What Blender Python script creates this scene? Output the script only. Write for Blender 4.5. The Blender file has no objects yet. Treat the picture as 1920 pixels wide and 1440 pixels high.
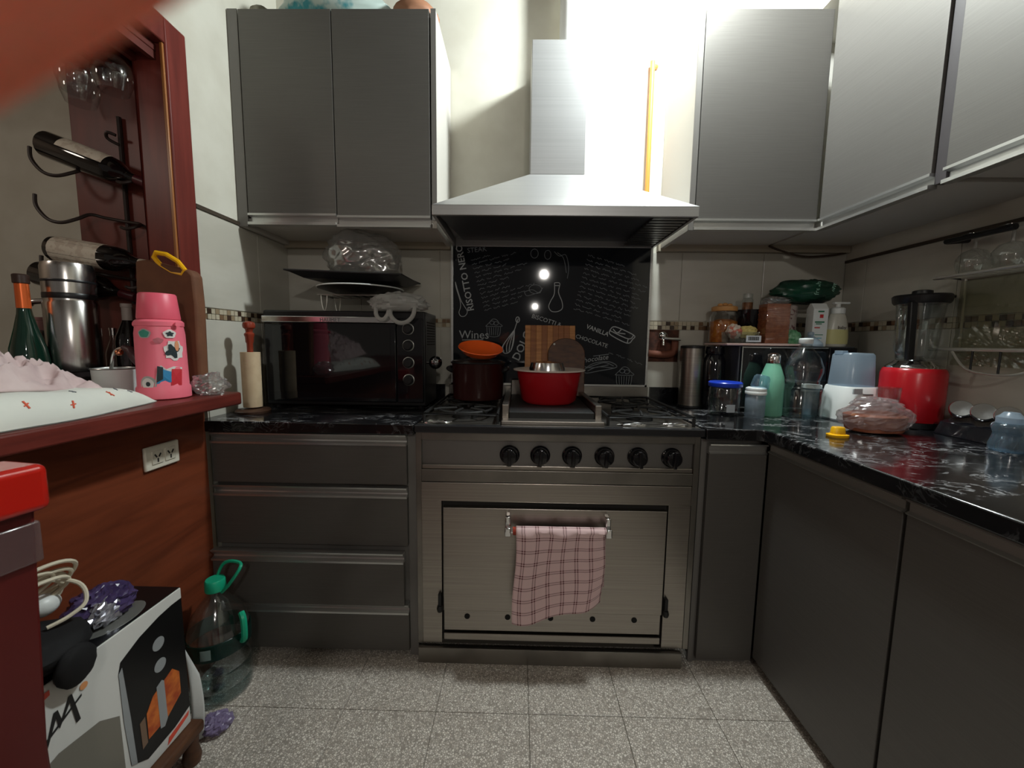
import bpy, bmesh, math, random
from mathutils import Vector, Matrix, noise
S = bpy.context.scene
C = S.collection
PI = math.pi
random.seed(7)

# ---------------------------------------------------------------- camera
FPX = 751.2; PITCH, YAW, ROLL = .10522, .0159, .012878
cy, sy = math.cos(YAW), math.sin(YAW)
fw = Vector((-sy, cy, 0)); rt = Vector((cy, sy, 0)); up = Vector((0, 0, 1))
cp, sp = math.cos(PITCH), math.sin(PITCH)
fw, up = fw*cp - up*sp, up*cp + fw*sp
cr, sr = math.cos(ROLL), math.sin(ROLL)
rt, up = rt*cr + up*sr, up*cr - rt*sr
CAMLOC = Vector((0, 0, 1.22))
cam = bpy.data.cameras.new('camera')
co = bpy.data.objects.new('camera', cam); C.objects.link(co)
cam.sensor_width = 36; cam.lens = 36*FPX/1920; cam.clip_start = .005
co.matrix_world = Matrix(((rt.x, up.x, -fw.x, CAMLOC.x), (rt.y, up.y, -fw.y, CAMLOC.y), (rt.z, up.z, -fw.z, CAMLOC.z), (0, 0, 0, 1)))
cam.dof.use_dof = True; cam.dof.focus_distance = 1.6; cam.dof.aperture_fstop = 4.5
S.camera = co
# ---------------------------------------------------------------- world, lamps, exposure
w = bpy.data.worlds.new('world'); S.world = w; w.use_nodes = True
w.node_tree.nodes['Background'].inputs[0].default_value = (1.0, .90, .80, 1)
w.node_tree.nodes['Background'].inputs[1].default_value = .10
S.view_settings.view_transform = 'Standard'; S.view_settings.look = 'None'
S.view_settings.gamma = 1; S.view_settings.exposure = 0.0; S.view_settings.use_curve_mapping = False
LAMP_LOC = (.64, 1.50, 2.76); LAMP_W = 112; LAMP_COL = (.92, 1.0, 1.0)
def light(name, kind, loc, watts, col, size=.1, rot=(0, 0, 0)):
    l = bpy.data.lights.new(name, kind); l.energy = watts; l.color = col
    if kind == 'AREA': l.shape = 'DISK'; l.size = size
    else: l.shadow_soft_size = size
    o = bpy.data.objects.new(name, l); o.location = loc; o.rotation_euler = rot; C.objects.link(o); return o
light('ceiling_light', 'POINT', LAMP_LOC, LAMP_W, LAMP_COL, .07)
light('dining_light', 'POINT', (-2.4, .2, 2.3), 11.0, (1, .86, .74), .12)

# ---------------------------------------------------------------- helpers
OFF = {}
def hexc(r, g, b):
    f = lambda c: (c/255/12.92) if c/255 <= .04045 else ((c/255+.055)/1.055)**2.4
    return (f(r), f(g), f(b))
MATS = {}
def mat(name, col, rough=.5, metal=0., col2=None, scale=(8, 8, 8), lo=.35, hi=.65, bump=0., bscale=None, detail=4, coat=0., spec=.5, emit=0., trans=0., dist=0., ior=1.45, sss=0.):
    if name in MATS: return MATS[name]
    m = bpy.data.materials.new(name); m.use_nodes = True; nt = m.node_tree; N = nt.nodes; L = nt.links
    b = N['Principled BSDF']
    b.inputs['Base Color'].default_value = (*col, 1); b.inputs['Roughness'].default_value = rough
    b.inputs['Metallic'].default_value = metal; b.inputs['Coat Weight'].default_value = coat
    b.inputs['Specular IOR Level'].default_value = spec; b.inputs['Transmission Weight'].default_value = trans
    b.inputs['IOR'].default_value = ior
    if emit: b.inputs['Emission Color'].default_value = (*col, 1); b.inputs['Emission Strength'].default_value = emit
    if col2 is not None or bump:
        g = N.new('ShaderNodeNewGeometry'); mp = N.new('ShaderNodeMapping'); mp.inputs['Scale'].default_value = scale
        L.new(g.outputs['Position'], mp.inputs['Vector'])
        nz = N.new('ShaderNodeTexNoise'); nz.inputs['Scale'].default_value = 1; nz.inputs['Detail'].default_value = detail
        nz.inputs['Distortion'].default_value = dist
        L.new(mp.outputs[0], nz.inputs['Vector'])
        if col2 is not None:
            r = N.new('ShaderNodeValToRGB'); r.color_ramp.elements[0].position = lo; r.color_ramp.elements[1].position = hi
            r.color_ramp.elements[0].color = (*col, 1); r.color_ramp.elements[1].color = (*col2, 1)
            L.new(nz.outputs['Fac'], r.inputs['Fac']); L.new(r.outputs[0], b.inputs['Base Color'])
        if bump:
            bp = N.new('ShaderNodeBump'); bp.inputs['Strength'].default_value = bump; bp.inputs['Distance'].default_value = .002
            L.new(nz.outputs['Fac'], bp.inputs['Height']); L.new(bp.outputs[0], b.inputs['Normal'])
    MATS[name] = m; return m
def clear(name, tint=(.95, .97, .97), gloss=.12, edge=.75, rough=.05, milky=0., mcol=(.8, .8, .8)):
    """thin clear plastic or glass: see-through with a reflecting, denser rim"""
    if name in MATS: return MATS[name]
    m = bpy.data.materials.new(name); m.use_nodes = True; nt = m.node_tree; N = nt.nodes; L = nt.links
    N.remove(N['Principled BSDF']); out = N['Material Output']
    t = N.new('ShaderNodeBsdfTransparent'); t.inputs[0].default_value = (*tint, 1)
    p = N.new('ShaderNodeBsdfGlossy'); p.inputs['Roughness'].default_value = rough; p.inputs[0].default_value = (.9, .9, .9, 1)
    lw = N.new('ShaderNodeLayerWeight'); lw.inputs[0].default_value = .35
    mr = N.new('ShaderNodeMapRange'); mr.inputs[3].default_value = gloss*.35; mr.inputs[4].default_value = edge
    pw = N.new('ShaderNodeMath'); pw.operation = 'POWER'; pw.inputs[1].default_value = 2.2
    L.new(lw.outputs['Facing'], pw.inputs[0]); L.new(pw.outputs[0], mr.inputs[0])
    mx = N.new('ShaderNodeMixShader'); L.new(mr.outputs[0], mx.inputs[0]); L.new(t.outputs[0], mx.inputs[1]); L.new(p.outputs[0], mx.inputs[2])
    last = mx
    if milky:
        d = N.new('ShaderNodeBsdfDiffuse'); d.inputs[0].default_value = (*mcol, 1)
        tl = N.new('ShaderNodeBsdfTranslucent'); tl.inputs[0].default_value = (*mcol, 1)
        ms = N.new('ShaderNodeMixShader'); ms.inputs[0].default_value = .4; L.new(d.outputs[0], ms.inputs[1]); L.new(tl.outputs[0], ms.inputs[2])
        m2 = N.new('ShaderNodeMixShader'); m2.inputs[0].default_value = milky
        L.new(mx.outputs[0], m2.inputs[1]); L.new(ms.outputs[0], m2.inputs[2]); last = m2
    L.new(last.outputs[0], out.inputs['Surface'])
    MATS[name] = m; return m

class MB:
    def __init__(s): s.v = []; s.f = []; s.mi = []; s.cur = 0; s.uv = None
    def add(s, vs, fs, M=None):
        n = len(s.v)
        s.v += [(M @ Vector(p)) if M is not None else Vector(p) for p in vs]
        s.f += [tuple(i+n for i in q) for q in fs]; s.mi += [s.cur]*len(fs); return s
    def box(s, x0, x1, y0, y1, z0, z1, M=None):
        return s.add([(x0, y0, z0), (x1, y0, z0), (x1, y1, z0), (x0, y1, z0), (x0, y0, z1), (x1, y0, z1), (x1, y1, z1), (x0, y1, z1)],
                     [(0, 3, 2, 1), (4, 5, 6, 7), (0, 1, 5, 4), (1, 2, 6, 5), (2, 3, 7, 6), (3, 0, 4, 7)], M)
    def lathe(s, prof, seg=32, M=None, sq=0.):
        vs = []; fs = []; n = len(prof)
        for r, z in prof:
            for k in range(seg):
                a = 2*PI*k/seg; c, d = math.cos(a), math.sin(a)
                if sq:
                    q = 1/((abs(c)**(2+sq*8)+abs(d)**(2+sq*8))**(1/(2+sq*8))); c *= q; d *= q
                vs.append((r*c, r*d, z))
        for i in range(n-1):
            for k in range(seg):
                k2 = (k+1) % seg; fs.append((i*seg+k, i*seg+k2, (i+1)*seg+k2, (i+1)*seg+k))
        if prof[0][0] > 1e-5: fs.append(tuple(reversed(range(seg))))
        if prof[-1][0] > 1e-5: fs.append(tuple((n-1)*seg+k for k in range(seg)))
        return s.add(vs, fs, M)
    def lathe_open(s, prof, seg=32, M=None):
        vs = []; fs = []; n = len(prof)
        for r, z in prof:
            for k in range(seg):
                a = 2*PI*k/seg; vs.append((r*math.cos(a), r*math.sin(a), z))
        for i in range(n-1):
            for k in range(seg):
                k2 = (k+1) % seg; fs.append((i*seg+k, i*seg+k2, (i+1)*seg+k2, (i+1)*seg+k))
        return s.add(vs, fs, M)
    def tube(s, pts, r, seg=8, closed=False, M=None):
        pts = [Vector(p) for p in pts]; n = len(pts); vs = []; fs = []; prev = None
        for i, p in enumerate(pts):
            if closed: t = pts[(i+1) % n]-pts[i-1]
            else: t = pts[min(i+1, n-1)]-pts[max(i-1, 0)]
            if t.length < 1e-9: t = Vector((0, 0, 1))
            t.normalize()
            if prev is None:
                u = t.cross(Vector((0, 0, 1)))
                if u.length < .1: u = t.cross(Vector((1, 0, 0)))
            else: u = prev-t*prev.dot(t)
            u.normalize(); v = t.cross(u); prev = u
            rr = r[i] if isinstance(r, (list, tuple)) else r
            for k in range(seg):
                a = 2*PI*k/seg; vs.append(p+u*(rr*math.cos(a))+v*(rr*math.sin(a)))
        for i in range(n if closed else n-1):
            j = (i+1) % n
            for k in range(seg):
                k2 = (k+1) % seg; fs.append((i*seg+k, i*seg+k2, j*seg+k2, j*seg+k))
        if not closed: fs += [tuple(reversed(range(seg))), tuple((n-1)*seg+k for k in range(seg))]
        return s.add(vs, fs, M)
    def prism(s, poly, h0, h1, M=None):
        """polygon in local XY extruded along local Z"""
        n = len(poly); vs = [(x, y, h0) for x, y in poly]+[(x, y, h1) for x, y in poly]
        fs = [tuple(reversed(range(n))), tuple(range(n, 2*n))]+[(i, (i+1) % n, n+(i+1) % n, n+i) for i in range(n)]
        return s.add(vs, fs, M)
    def grid(s, fn, nu, nv, M=None):
        vs = [fn(i/nu, j/nv) for j in range(nv+1) for i in range(nu+1)]
        fs = [(j*(nu+1)+i, j*(nu+1)+i+1, (j+1)*(nu+1)+i+1, (j+1)*(nu+1)+i) for j in range(nv) for i in range(nu)]
        s.uv = [(i/nu, j/nv) for j in range(nv+1) for i in range(nu+1)]
        return s.add(vs, fs, M)
    def ball(s, c, rad, seg=16, rings=10, fn=None, M=None):
        vs = []; fs = []
        for j in range(rings+1):
            th = PI*j/rings
            for k in range(seg):
                a = 2*PI*k/seg; d = Vector((math.sin(th)*math.cos(a), math.sin(th)*math.sin(a), -math.cos(th)))
                q = fn(d) if fn else 1.
                vs.append((c[0]+d.x*rad[0]*q, c[1]+d.y*rad[1]*q, c[2]+d.z*rad[2]*q))
        for j in range(rings):
            for k in range(seg):
                k2 = (k+1) % seg; fs.append((j*seg+k, j*seg+k2, (j+1)*seg+k2, (j+1)*seg+k))
        return s.add(vs, fs, M)

def mk(name, mb, ms, parent=None, label=None, smooth=40, bevel=0., off=None, solid=0., sub=0, kind=None, bseg=2):
    o0 = off if off is not None else (OFF.get(parent.name, Vector((0, 0, 0))) if parent else Vector((0, 0, 0)))
    me = bpy.data.meshes.new(name); me.from_pydata([tuple(p-o0) for p in mb.v], [], mb.f)
    if mb.uv and len(mb.uv) == len(mb.v):
        ul = me.uv_layers.new(name='uv')
        for lp in me.loops: ul.data[lp.index].uv = mb.uv[lp.vertex_index]
    if not isinstance(ms, (list, tuple)): ms = [ms]
    for m in ms: me.materials.append(m)
    if len(ms) > 1: me.polygons.foreach_set('material_index', mb.mi)
    bm = bmesh.new(); bm.from_mesh(me); bmesh.ops.remove_doubles(bm, verts=bm.verts, dist=1e-6); bmesh.ops.recalc_face_normals(bm, faces=bm.faces); bm.to_mesh(me); bm.free()
    if smooth:
        me.polygons.foreach_set('use_smooth', [True]*len(me.polygons)); me.set_sharp_from_angle(angle=math.radians(smooth))
    o = bpy.data.objects.new(name, me); C.objects.link(o)
    if parent: o.parent = parent; OFF[o.name] = o0
    if label: o['label'] = label
    if kind: o['kind'] = kind
    if bevel:
        b = o.modifiers.new('bevel', 'BEVEL'); b.width = bevel; b.segments = bseg; b.limit_method = 'ANGLE'; b.angle_limit = math.radians(35)
    if solid:
        b = o.modifiers.new('solid', 'SOLIDIFY'); b.thickness = solid; b.offset = 0
    if sub:
        b = o.modifiers.new('sub', 'SUBSURF'); b.levels = sub; b.render_levels = sub
    return o
def thing(name, label, cat, loc, group=None, local=False, rotz=0.):
    o = bpy.data.objects.new(name, None); o.empty_display_size = .05; C.objects.link(o); o.location = loc; o.rotation_euler = (0, 0, rotz)
    o['label'] = label; o['category'] = cat
    if group: o['group'] = group
    OFF[o.name] = Vector((0, 0, 0)) if local else Vector(loc)
    return o
def single(name, mb, ms, label, cat, group=None, **k):
    xs = [p.x for p in mb.v]; ys = [p.y for p in mb.v]; z = min(p.z for p in mb.v)
    loc = Vector(((min(xs)+max(xs))/2, (min(ys)+max(ys))/2, z))
    o = mk(name, mb, ms, off=loc, **k); o.location = loc; o['label'] = label; o['category'] = cat
    OFF[o.name] = loc
    if group: o['group'] = group
    return o
def struct(name, mb, ms, **k):
    o = mk(name, mb, ms, **k); o['kind'] = 'structure'; return o
def inst(o, parent, loc, rot=None):
    c = o.copy(); C.objects.link(c); c.parent = parent; c.location = loc
    if rot: c.rotation_euler = rot
    return c
def dup(root, loc, rotz=None, label=None):
    r = root.copy(); C.objects.link(r); r.location = loc
    if rotz is not None: r.rotation_euler = (0, 0, rotz)
    if label: r['label'] = label
    for ch in list(root.children):
        c = ch.copy(); C.objects.link(c); c.parent = r
        for g in ch.children:
            d = g.copy(); C.objects.link(d); d.parent = c
    return r
def box(*a): return MB().box(*a)
def T(x, y, z): return Matrix.Translation((x, y, z))
def Rx(a): return Matrix.Rotation(a, 4, 'X')
def Ry(a): return Matrix.Rotation(a, 4, 'Y')
def Rz(a): return Matrix.Rotation(a, 4, 'Z')
def axis(p, d):
    """matrix with local Z along d at p"""
    return T(*p) @ Vector(d).normalized().to_track_quat('Z', 'Y').to_matrix().to_4x4()
def smoothpts(pts, n=6, closed=False):
    P = [Vector(p) for p in pts]; out = []; m = len(P)
    for i in range(m if closed else m-1):
        a, b = P[i], P[(i+1) % m]
        p0 = P[i-1] if (i > 0 or closed) else a; p3 = P[(i+2) % m] if (i+2 < m or closed) else b
        for k in range(n):
            t = k/n; out.append(.5*((2*a)+(b-p0)*t+(2*p0-5*a+4*b-p3)*t*t+(3*a-p0-3*b+p3)*t**3))
    if not closed: out.append(P[-1])
    return out
_dg = [None]
def text(name, s, size, M, m, parent, ext=.0004, align='LEFT', label=None, shear=0., bold=0.):
    cu = bpy.data.curves.new('t', 'FONT'); cu.body = s; cu.size = size; cu.extrude = ext; cu.align_x = align; cu.shear = shear; cu.offset = bold; cu.resolution_u = 2
    ob = bpy.data.objects.new('t', cu); C.objects.link(ob)
    dg = bpy.context.evaluated_depsgraph_get(); dg.update()
    me = bpy.data.meshes.new_from_object(ob.evaluated_get(dg)); bpy.data.objects.remove(ob)
    off = OFF.get(parent.name, Vector((0, 0, 0)))
    me.transform(M); me.transform(Matrix.Translation(-off)); me.materials.clear(); me.materials.append(m); me.name = name
    o = bpy.data.objects.new(name, me); C.objects.link(o); o.parent = parent
    if label: o['label'] = label
    return o
FRONT = Rx(PI/2)           # text plane facing -Y, reading along +X
def onfront(x, y, z, rot=0.): return T(x, y, z) @ FRONT @ Rz(rot)
def crumple(c, rad, seed, amp=.35, f=2.2, seg=28, rings=18, sharp=True, flat=None):
    def fn(d):
        p = d*f+Vector((seed*3.1, seed*1.7, seed*.9))
        q = noise.noise(p)*.6+(1-abs(noise.noise(p*2.3))*2)*.35+noise.noise(p*5)*.15
        return 1+amp*q
    mb = MB().ball(c, rad, seg, rings, fn)
    if flat is not None: mb.v = [Vector((p.x, p.y, max(p.z, flat))) for p in mb.v]
    return mb

# ---------------------------------------------------------------- materials
lam = mat('grey_laminate', hexc(100, 97, 93), .50, .4, hexc(94, 91, 87), (7, 7, 420), .3, .7, bump=.03, spec=.45)
lam_edge = mat('laminate_edge', hexc(112, 109, 105), .45)
carc = mat('carcass_board', hexc(196, 192, 184), .55)
dark_gap = mat('shadow_gap_board', hexc(40, 38, 36), .7)
alu = mat('aluminium', (.62, .62, .60), .32, .9, (.52, .52, .51), (3, 3, 300), bump=.03)
steel = mat('brushed_steel', (.42, .385, .34), .33, 1., (.34, .31, .28), (2, 2, 350), bump=.04)
steel_d = mat('stained_steel', (.30, .28, .25), .38, 1., (.22, .205, .185), (6, 6, 6), bump=.03)
steel_p = mat('polished_steel', (.66, .66, .66), .18, 1.)
chrome = mat('chrome', (.78, .78, .78), .07, 1.)
blk = mat('black_plastic', (.012, .012, .013), .35)
blk_g = mat('black_gloss', (.006, .006, .008), .06, coat=.3)
blk_m = mat('matt_black_iron', (.012, .012, .012), .55, bump=.3, scale=(90, 90, 90))
red_wood = mat('red_stained_wood', hexc(112, 48, 40), .38, 0, hexc(86, 36, 30), (5, 5, 60), .3, .7, bump=.06, spec=.35)
red_wood_v = mat('red_stained_wood_upright', hexc(116, 50, 42), .38, 0, hexc(92, 38, 32), (40, 40, 3), .3, .7, bump=.06, spec=.35)
red_panel = mat('red_veneer', hexc(124, 62, 38), .40, 0, hexc(96, 46, 28), (2, 2.4, 22), .3, .72, bump=.03, spec=.35, dist=1.2)
red_dark = mat('dark_red_wood', hexc(106, 44, 34), .45, 0, hexc(76, 32, 26), (14, 14, 2), .3, .7, bump=.05)
red_paint = mat('red_gloss_paint', hexc(182, 30, 20), .22, coat=.4)
red_plast = mat('red_plastic', hexc(178, 24, 34), .25, coat=.2)
white_p = mat('white_plastic', hexc(226, 230, 228), .35)
cream = mat('cream_wall', hexc(206, 203, 190), .75, 0, hexc(196, 192, 178), (6, 6, 6), bump=.05)
plaster = mat('dining_plaster', hexc(186, 172, 156), .85, 0, hexc(166, 152, 138), (4, 4, 4), bump=.15)
ceil_m = mat('ceiling_grey', hexc(110, 106, 100), .8, 0, hexc(104, 100, 94), (5, 5, 5))  # mid grey, darkened so the ceiling throws less light onto the cabinet doors
tile_m = mat('cream_wall_tile', hexc(196, 193, 182), .22, 0, hexc(184, 180, 168), (3, 3, 9), bump=.02, spec=.4)
grout = mat('grout', hexc(120, 114, 104), .9)
trim_m = mat('dark_tile_trim', hexc(66, 56, 46), .4)
amber = mat('amber_food', hexc(206, 128, 40), .5, 0, hexc(168, 88, 24), (60, 60, 60))
yellow = mat('yellow_plastic', hexc(240, 180, 20), .35)
orange_g = mat('orange_glaze', hexc(250, 104, 40), .18, coat=.4)
pink = mat('pink_plastic', hexc(240, 116, 134), .4)
mint = mat('mint_enamel', hexc(120, 184, 156), .4)
bamboo = mat('bamboo', hexc(196, 136, 78), .5, 0, hexc(168, 108, 56), (9, 9, 90))
bamboo2 = mat('bamboo_dark', hexc(158, 98, 50), .5, 0, hexc(138, 82, 40), (9, 9, 90))
brown_w = mat('dark_brown_wood', hexc(92, 58, 36), .5, 0, hexc(70, 42, 26), (20, 20, 60))
green_p = mat('green_plastic', hexc(20, 158, 120), .35)
cable = mat('cream_cable', hexc(222, 212, 190), .45)
chalk = mat('chalk_line', hexc(176, 180, 182), .8)
chalk_d = mat('faint_chalk_line', hexc(128, 134, 138), .8)
blue_lid = mat('blue_plastic', hexc(30, 64, 190), .3)
glass = clear('clear_glass', (.90, .92, .92), .25, .9)
plast = clear('clear_plastic', (.88, .91, .91), .3, .8, .10)
bagm = clear('crinkled_clear_bag', (.90, .90, .89), .8, .6, .16, .10)
frost = clear('frosted_plastic', (.85, .9, .95), .2, .6, .25, .45, hexc(190, 208, 222))
water = clear('water', (.80, .88, .88), .1, .4, .02)
bluebot = clear('pale_blue_plastic', (.72, .84, .92), .25, .7, .12, .14, hexc(170, 200, 220))

# granite
def granite():
    m = bpy.data.materials.new('black_granite'); m.use_nodes = True; N = m.node_tree.nodes; L = m.node_tree.links; b = N['Principled BSDF']
    g = N.new('ShaderNodeNewGeometry')
    def nz(sc, det, dist, rot=.3):
        mp = N.new('ShaderNodeMapping'); mp.inputs['Scale'].default_value = sc; mp.inputs['Rotation'].default_value = (0, 0, rot); L.new(g.outputs['Position'], mp.inputs[0])
        n = N.new('ShaderNodeTexNoise'); n.inputs['Scale'].default_value = 1; n.inputs['Detail'].default_value = det; n.inputs['Distortion'].default_value = dist; n.inputs['Roughness'].default_value = .6; L.new(mp.outputs[0], n.inputs[0]); return n.outputs['Fac']
    r = N.new('ShaderNodeValToRGB'); e = r.color_ramp.elements; e[0].position = .465; e[0].color = (0, 0, 0, 1); e[1].position = .535; e[1].color = (0, 0, 0, 1)
    k = e.new(.5); k.color = (1, 1, 1, 1); L.new(nz((14, 26, 20), 5, 1.2), r.inputs[0])
    r2 = N.new('ShaderNodeValToRGB'); e = r2.color_ramp.elements; e[0].position = .47; e[0].color = (0, 0, 0, 1); e[1].position = .62; e[1].color = (1, 1, 1, 1); L.new(nz((5, 9, 7), 3, .5, .8), r2.inputs[0])
    mu = N.new('ShaderNodeMath'); mu.operation = 'MULTIPLY'; L.new(r.outputs[0], mu.inputs[0]); L.new(r2.outputs[0], mu.inputs[1])
    sn = N.new('ShaderNodeSeparateXYZ'); L.new(g.outputs['True Normal'], sn.inputs[0]); ab = N.new('ShaderNodeMapRange'); ab.inputs[3].default_value = .12; L.new(sn.outputs[2], ab.inputs[0])
    m2 = N.new('ShaderNodeMath'); m2.operation = 'MULTIPLY'; L.new(mu.outputs[0], m2.inputs[0]); L.new(ab.outputs[0], m2.inputs[1]); mu = m2
    mx = N.new('ShaderNodeMix'); mx.data_type = 'RGBA'; L.new(mu.outputs[0], mx.inputs[0]); mx.inputs[6].default_value = (.008, .008, .009, 1); mx.inputs[7].default_value = (.42, .42, .43, 1)
    L.new(mx.outputs[2], b.inputs['Base Color']); b.inputs['Roughness'].default_value = .12
    return m
gran = granite()
def terrazzo():
    m = bpy.data.materials.new('terrazzo'); m.use_nodes = True; N = m.node_tree.nodes; L = m.node_tree.links; b = N['Principled BSDF']
    g = N.new('ShaderNodeNewGeometry')
    v = N.new('ShaderNodeTexVoronoi'); v.inputs['Scale'].default_value = 150; L.new(g.outputs['Position'], v.inputs['Vector'])
    r = N.new('ShaderNodeValToRGB'); e = r.color_ramp.elements
    e[0].position = 0; e[0].color = (*hexc(228, 222, 212), 1); e[1].position = 1; e[1].color = (*hexc(146, 136, 126), 1)
    for p, c in ((.35, (222, 215, 205)), (.6, (184, 176, 166)), (.8, (204, 194, 182))): k = e.new(p); k.color = (*hexc(*c), 1)
    sx = N.new('ShaderNodeSeparateColor'); L.new(v.outputs['Color'], sx.inputs[0]); L.new(sx.outputs[0], r.inputs[0])
    v2 = N.new('ShaderNodeTexVoronoi'); v2.feature = 'DISTANCE_TO_EDGE'; v2.inputs['Scale'].default_value = 150; L.new(g.outputs['Position'], v2.inputs['Vector'])
    mr = N.new('ShaderNodeMapRange'); mr.inputs[1].default_value = .10; mr.inputs[2].default_value = .12; L.new(v2.outputs['Distance'], mr.inputs[0])
    mx = N.new('ShaderNodeMix'); mx.data_type = 'RGBA'; L.new(mr.outputs[0], mx.inputs[0]); mx.inputs[6].default_value = (*hexc(150, 142, 132), 1); L.new(r.outputs[0], mx.inputs[7])
    L.new(mx.outputs[2], b.inputs['Base Color']); b.inputs['Roughness'].default_value = .38
    return m
terr = terrazzo()
def checks():
    """woven tea towel: pale pink with thin double dark red lines both ways"""
    m = bpy.data.materials.new('checked_towel'); m.use_nodes = True; N = m.node_tree.nodes; L = m.node_tree.links; b = N['Principled BSDF']
    u = N.new('ShaderNodeUVMap'); s = N.new('ShaderNodeSeparateXYZ'); L.new(u.outputs[0], s.inputs[0])
    def mth(op, a, v=None):
        n = N.new('ShaderNodeMath'); n.operation = op
        if hasattr(a, 'links'): L.new(a, n.inputs[0])
        else: n.inputs[0].default_value = a
        if v is not None:
            if hasattr(v, 'links'): L.new(v, n.inputs[1])
            else: n.inputs[1].default_value = v
        return n.outputs[0]
    def lines(o, k):
        f = mth('FRACT', mth('MULTIPLY', o, k)); d1 = mth('LESS_THAN', mth('ABSOLUTE', mth('SUBTRACT', f, .42)), .045); d2 = mth('LESS_THAN', mth('ABSOLUTE', mth('SUBTRACT', f, .6)), .045)
        return mth('MAXIMUM', d1, d2)
    ln = mth('MULTIPLY', mth('ADD', lines(s.outputs[0], 6.5), lines(s.outputs[1], 8.5)), .5)
    mx = N.new('ShaderNodeMix'); mx.data_type = 'RGBA'; L.new(ln, mx.inputs[0]); mx.inputs[6].default_value = (*hexc(222, 192, 192), 1); mx.inputs[7].default_value = (*hexc(96, 40, 46), 1)
    L.new(mx.outputs[2], b.inputs['Base Color']); b.inputs['Roughness'].default_value = .95
    return m
# ================================================================ ROOM
XL, XR, YB, ZC = -1.17, 1.60, 2.05, 2.86
fl = struct('floor', box(-3.3, 1.7, -1.8, 2.4, -.10, -.004), grout)
t0 = None
for i in range(-4, 3):
    for j in range(-8, 1):
        x0 = .05+.307*i; y0 = 1.2+.307*j
        if t0 is None:
            t0 = mk('floor_tile', box(-.1525, .1525, -.1525, .1525, -.006, 0), terr, fl, bevel=.0012, off=Vector((0, 0, 0)), smooth=0); o = t0
        else: o = inst(t0, fl, (0, 0, 0))
        o.location = (x0+.1535, y0+.1535, 0)
struct('wall_back', box(-3.3, 1.7, YB, YB+.1, 0, ZC+.1), cream)
wb = bpy.data.objects['wall_back']
wr = struct('wall_right', box(XR, XR+.1, -1.8, YB, 0, ZC+.1), cream)
wl = struct('wall_left', MB().box(XL-.10, XL, 1.472, YB, 0, ZC).box(XL-.10, XL, -1.8, 1.472, 2.245, ZC), cream)
struct('wall_dining', MB().box(-3.3, -3.2, -1.8, YB, 0, ZC), plaster)
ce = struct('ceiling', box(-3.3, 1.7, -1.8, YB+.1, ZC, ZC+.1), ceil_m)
# ceiling lamp fixture is built further down
# wall tiles: large cream tiles, one object each
def wtile(wall, x0, x1, y0, y1, z0, z1): mk('tile', box(x0, x1, y0, y1, z0, z1), tile_m, wall, bevel=.0015, smooth=0)
g = .0012; th = .005
VX0, VX1, VZ0, VZ1 = .648, .806, 1.128, 1.289      # the hole chopped for the gas valve
for k in range(7):
    x0 = max(XL, -1.2+.4*k); x1 = min(XR, -.8+.4*k)
    wtile(wb, x0+g, x1-g, YB-th, YB, 1.333, 1.665)
    if k != 4 and k != 5: wtile(wb, x0+g, x1-g, YB-th, YB, .80, 1.288)
wtile(wb, .4+g, VX0, YB-th, YB, .80, 1.288); wtile(wb, VX0, VX1, YB-th, YB, .80, VZ0); wtile(wb, VX1+.003, 1.2-g, YB-th, YB, .80, 1.288)
for a, b_ in ((1.475, 1.81), (1.81, 2.043)):
    wtile(wl, XL, XL+th, a+g, b_-g, 1.333, 1.680); wtile(wl, XL, XL+th, a+g, b_-g, .80, 1.288)
yy = 2.043
for y0 in (1.92, 1.52, 1.12, .72, .32, -.08, -.48):
    wtile(wr, XR-th, XR, y0+g, yy-g, 1.333, 1.62); wtile(wr, XR-th, XR, y0+g, yy-g, .80, 1.288); yy = y0
# mosaic border: two rows of 2 cm stones, under 10 pixels each, real stones joined per wall
mos = [mat('mosaic_dark', hexc(64, 48, 38), .25), mat('mosaic_brown', hexc(120, 94, 70), .25), mat('mosaic_beige', hexc(186, 176, 154), .25), mat('mosaic_tan', hexc(150, 132, 106), .25)]
def mosaic(wall, p, d, n, L_):
    mb = MB(); k = int(L_/.0205)
    for r in range(2):
        for i in range(k):
            mb.cur = random.choice((0, 1, 2, 2, 3, 2))
            a = Vector(p)+Vector(d)*(i*.0205+.001); b_ = a+Vector(d)*.0185; q = Vector(n)*(.0055+random.random()*.001)
            z0 = 1.2905+r*.0205; pts = [a, b_, b_+q, a+q]
            mb.prism([(v.x, v.y) for v in pts], z0, z0+.0185)
    mk('mosaic_border', mb, mos, wall, smooth=0, kind='stuff')
mosaic(wb, (XL, YB, 0), (1, 0, 0), (0, -1, 0), XR-XL)
mosaic(wl, (XL, 1.474, 0), (0, 1, 0), (1, 0, 0), .575)
mosaic(wr, (XR, -.45, 0), (0, 1, 0), (-1, 0, 0), 2.49)
mk('tile_trim', box(XL, XL+.008, 1.474, YB, 1.684, 1.698), trim_m, wl, smooth=0)
mk('tile_trim', box(XR-.008, XR, -.4, YB, 1.622, 1.634), trim_m, wr, smooth=0)
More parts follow.
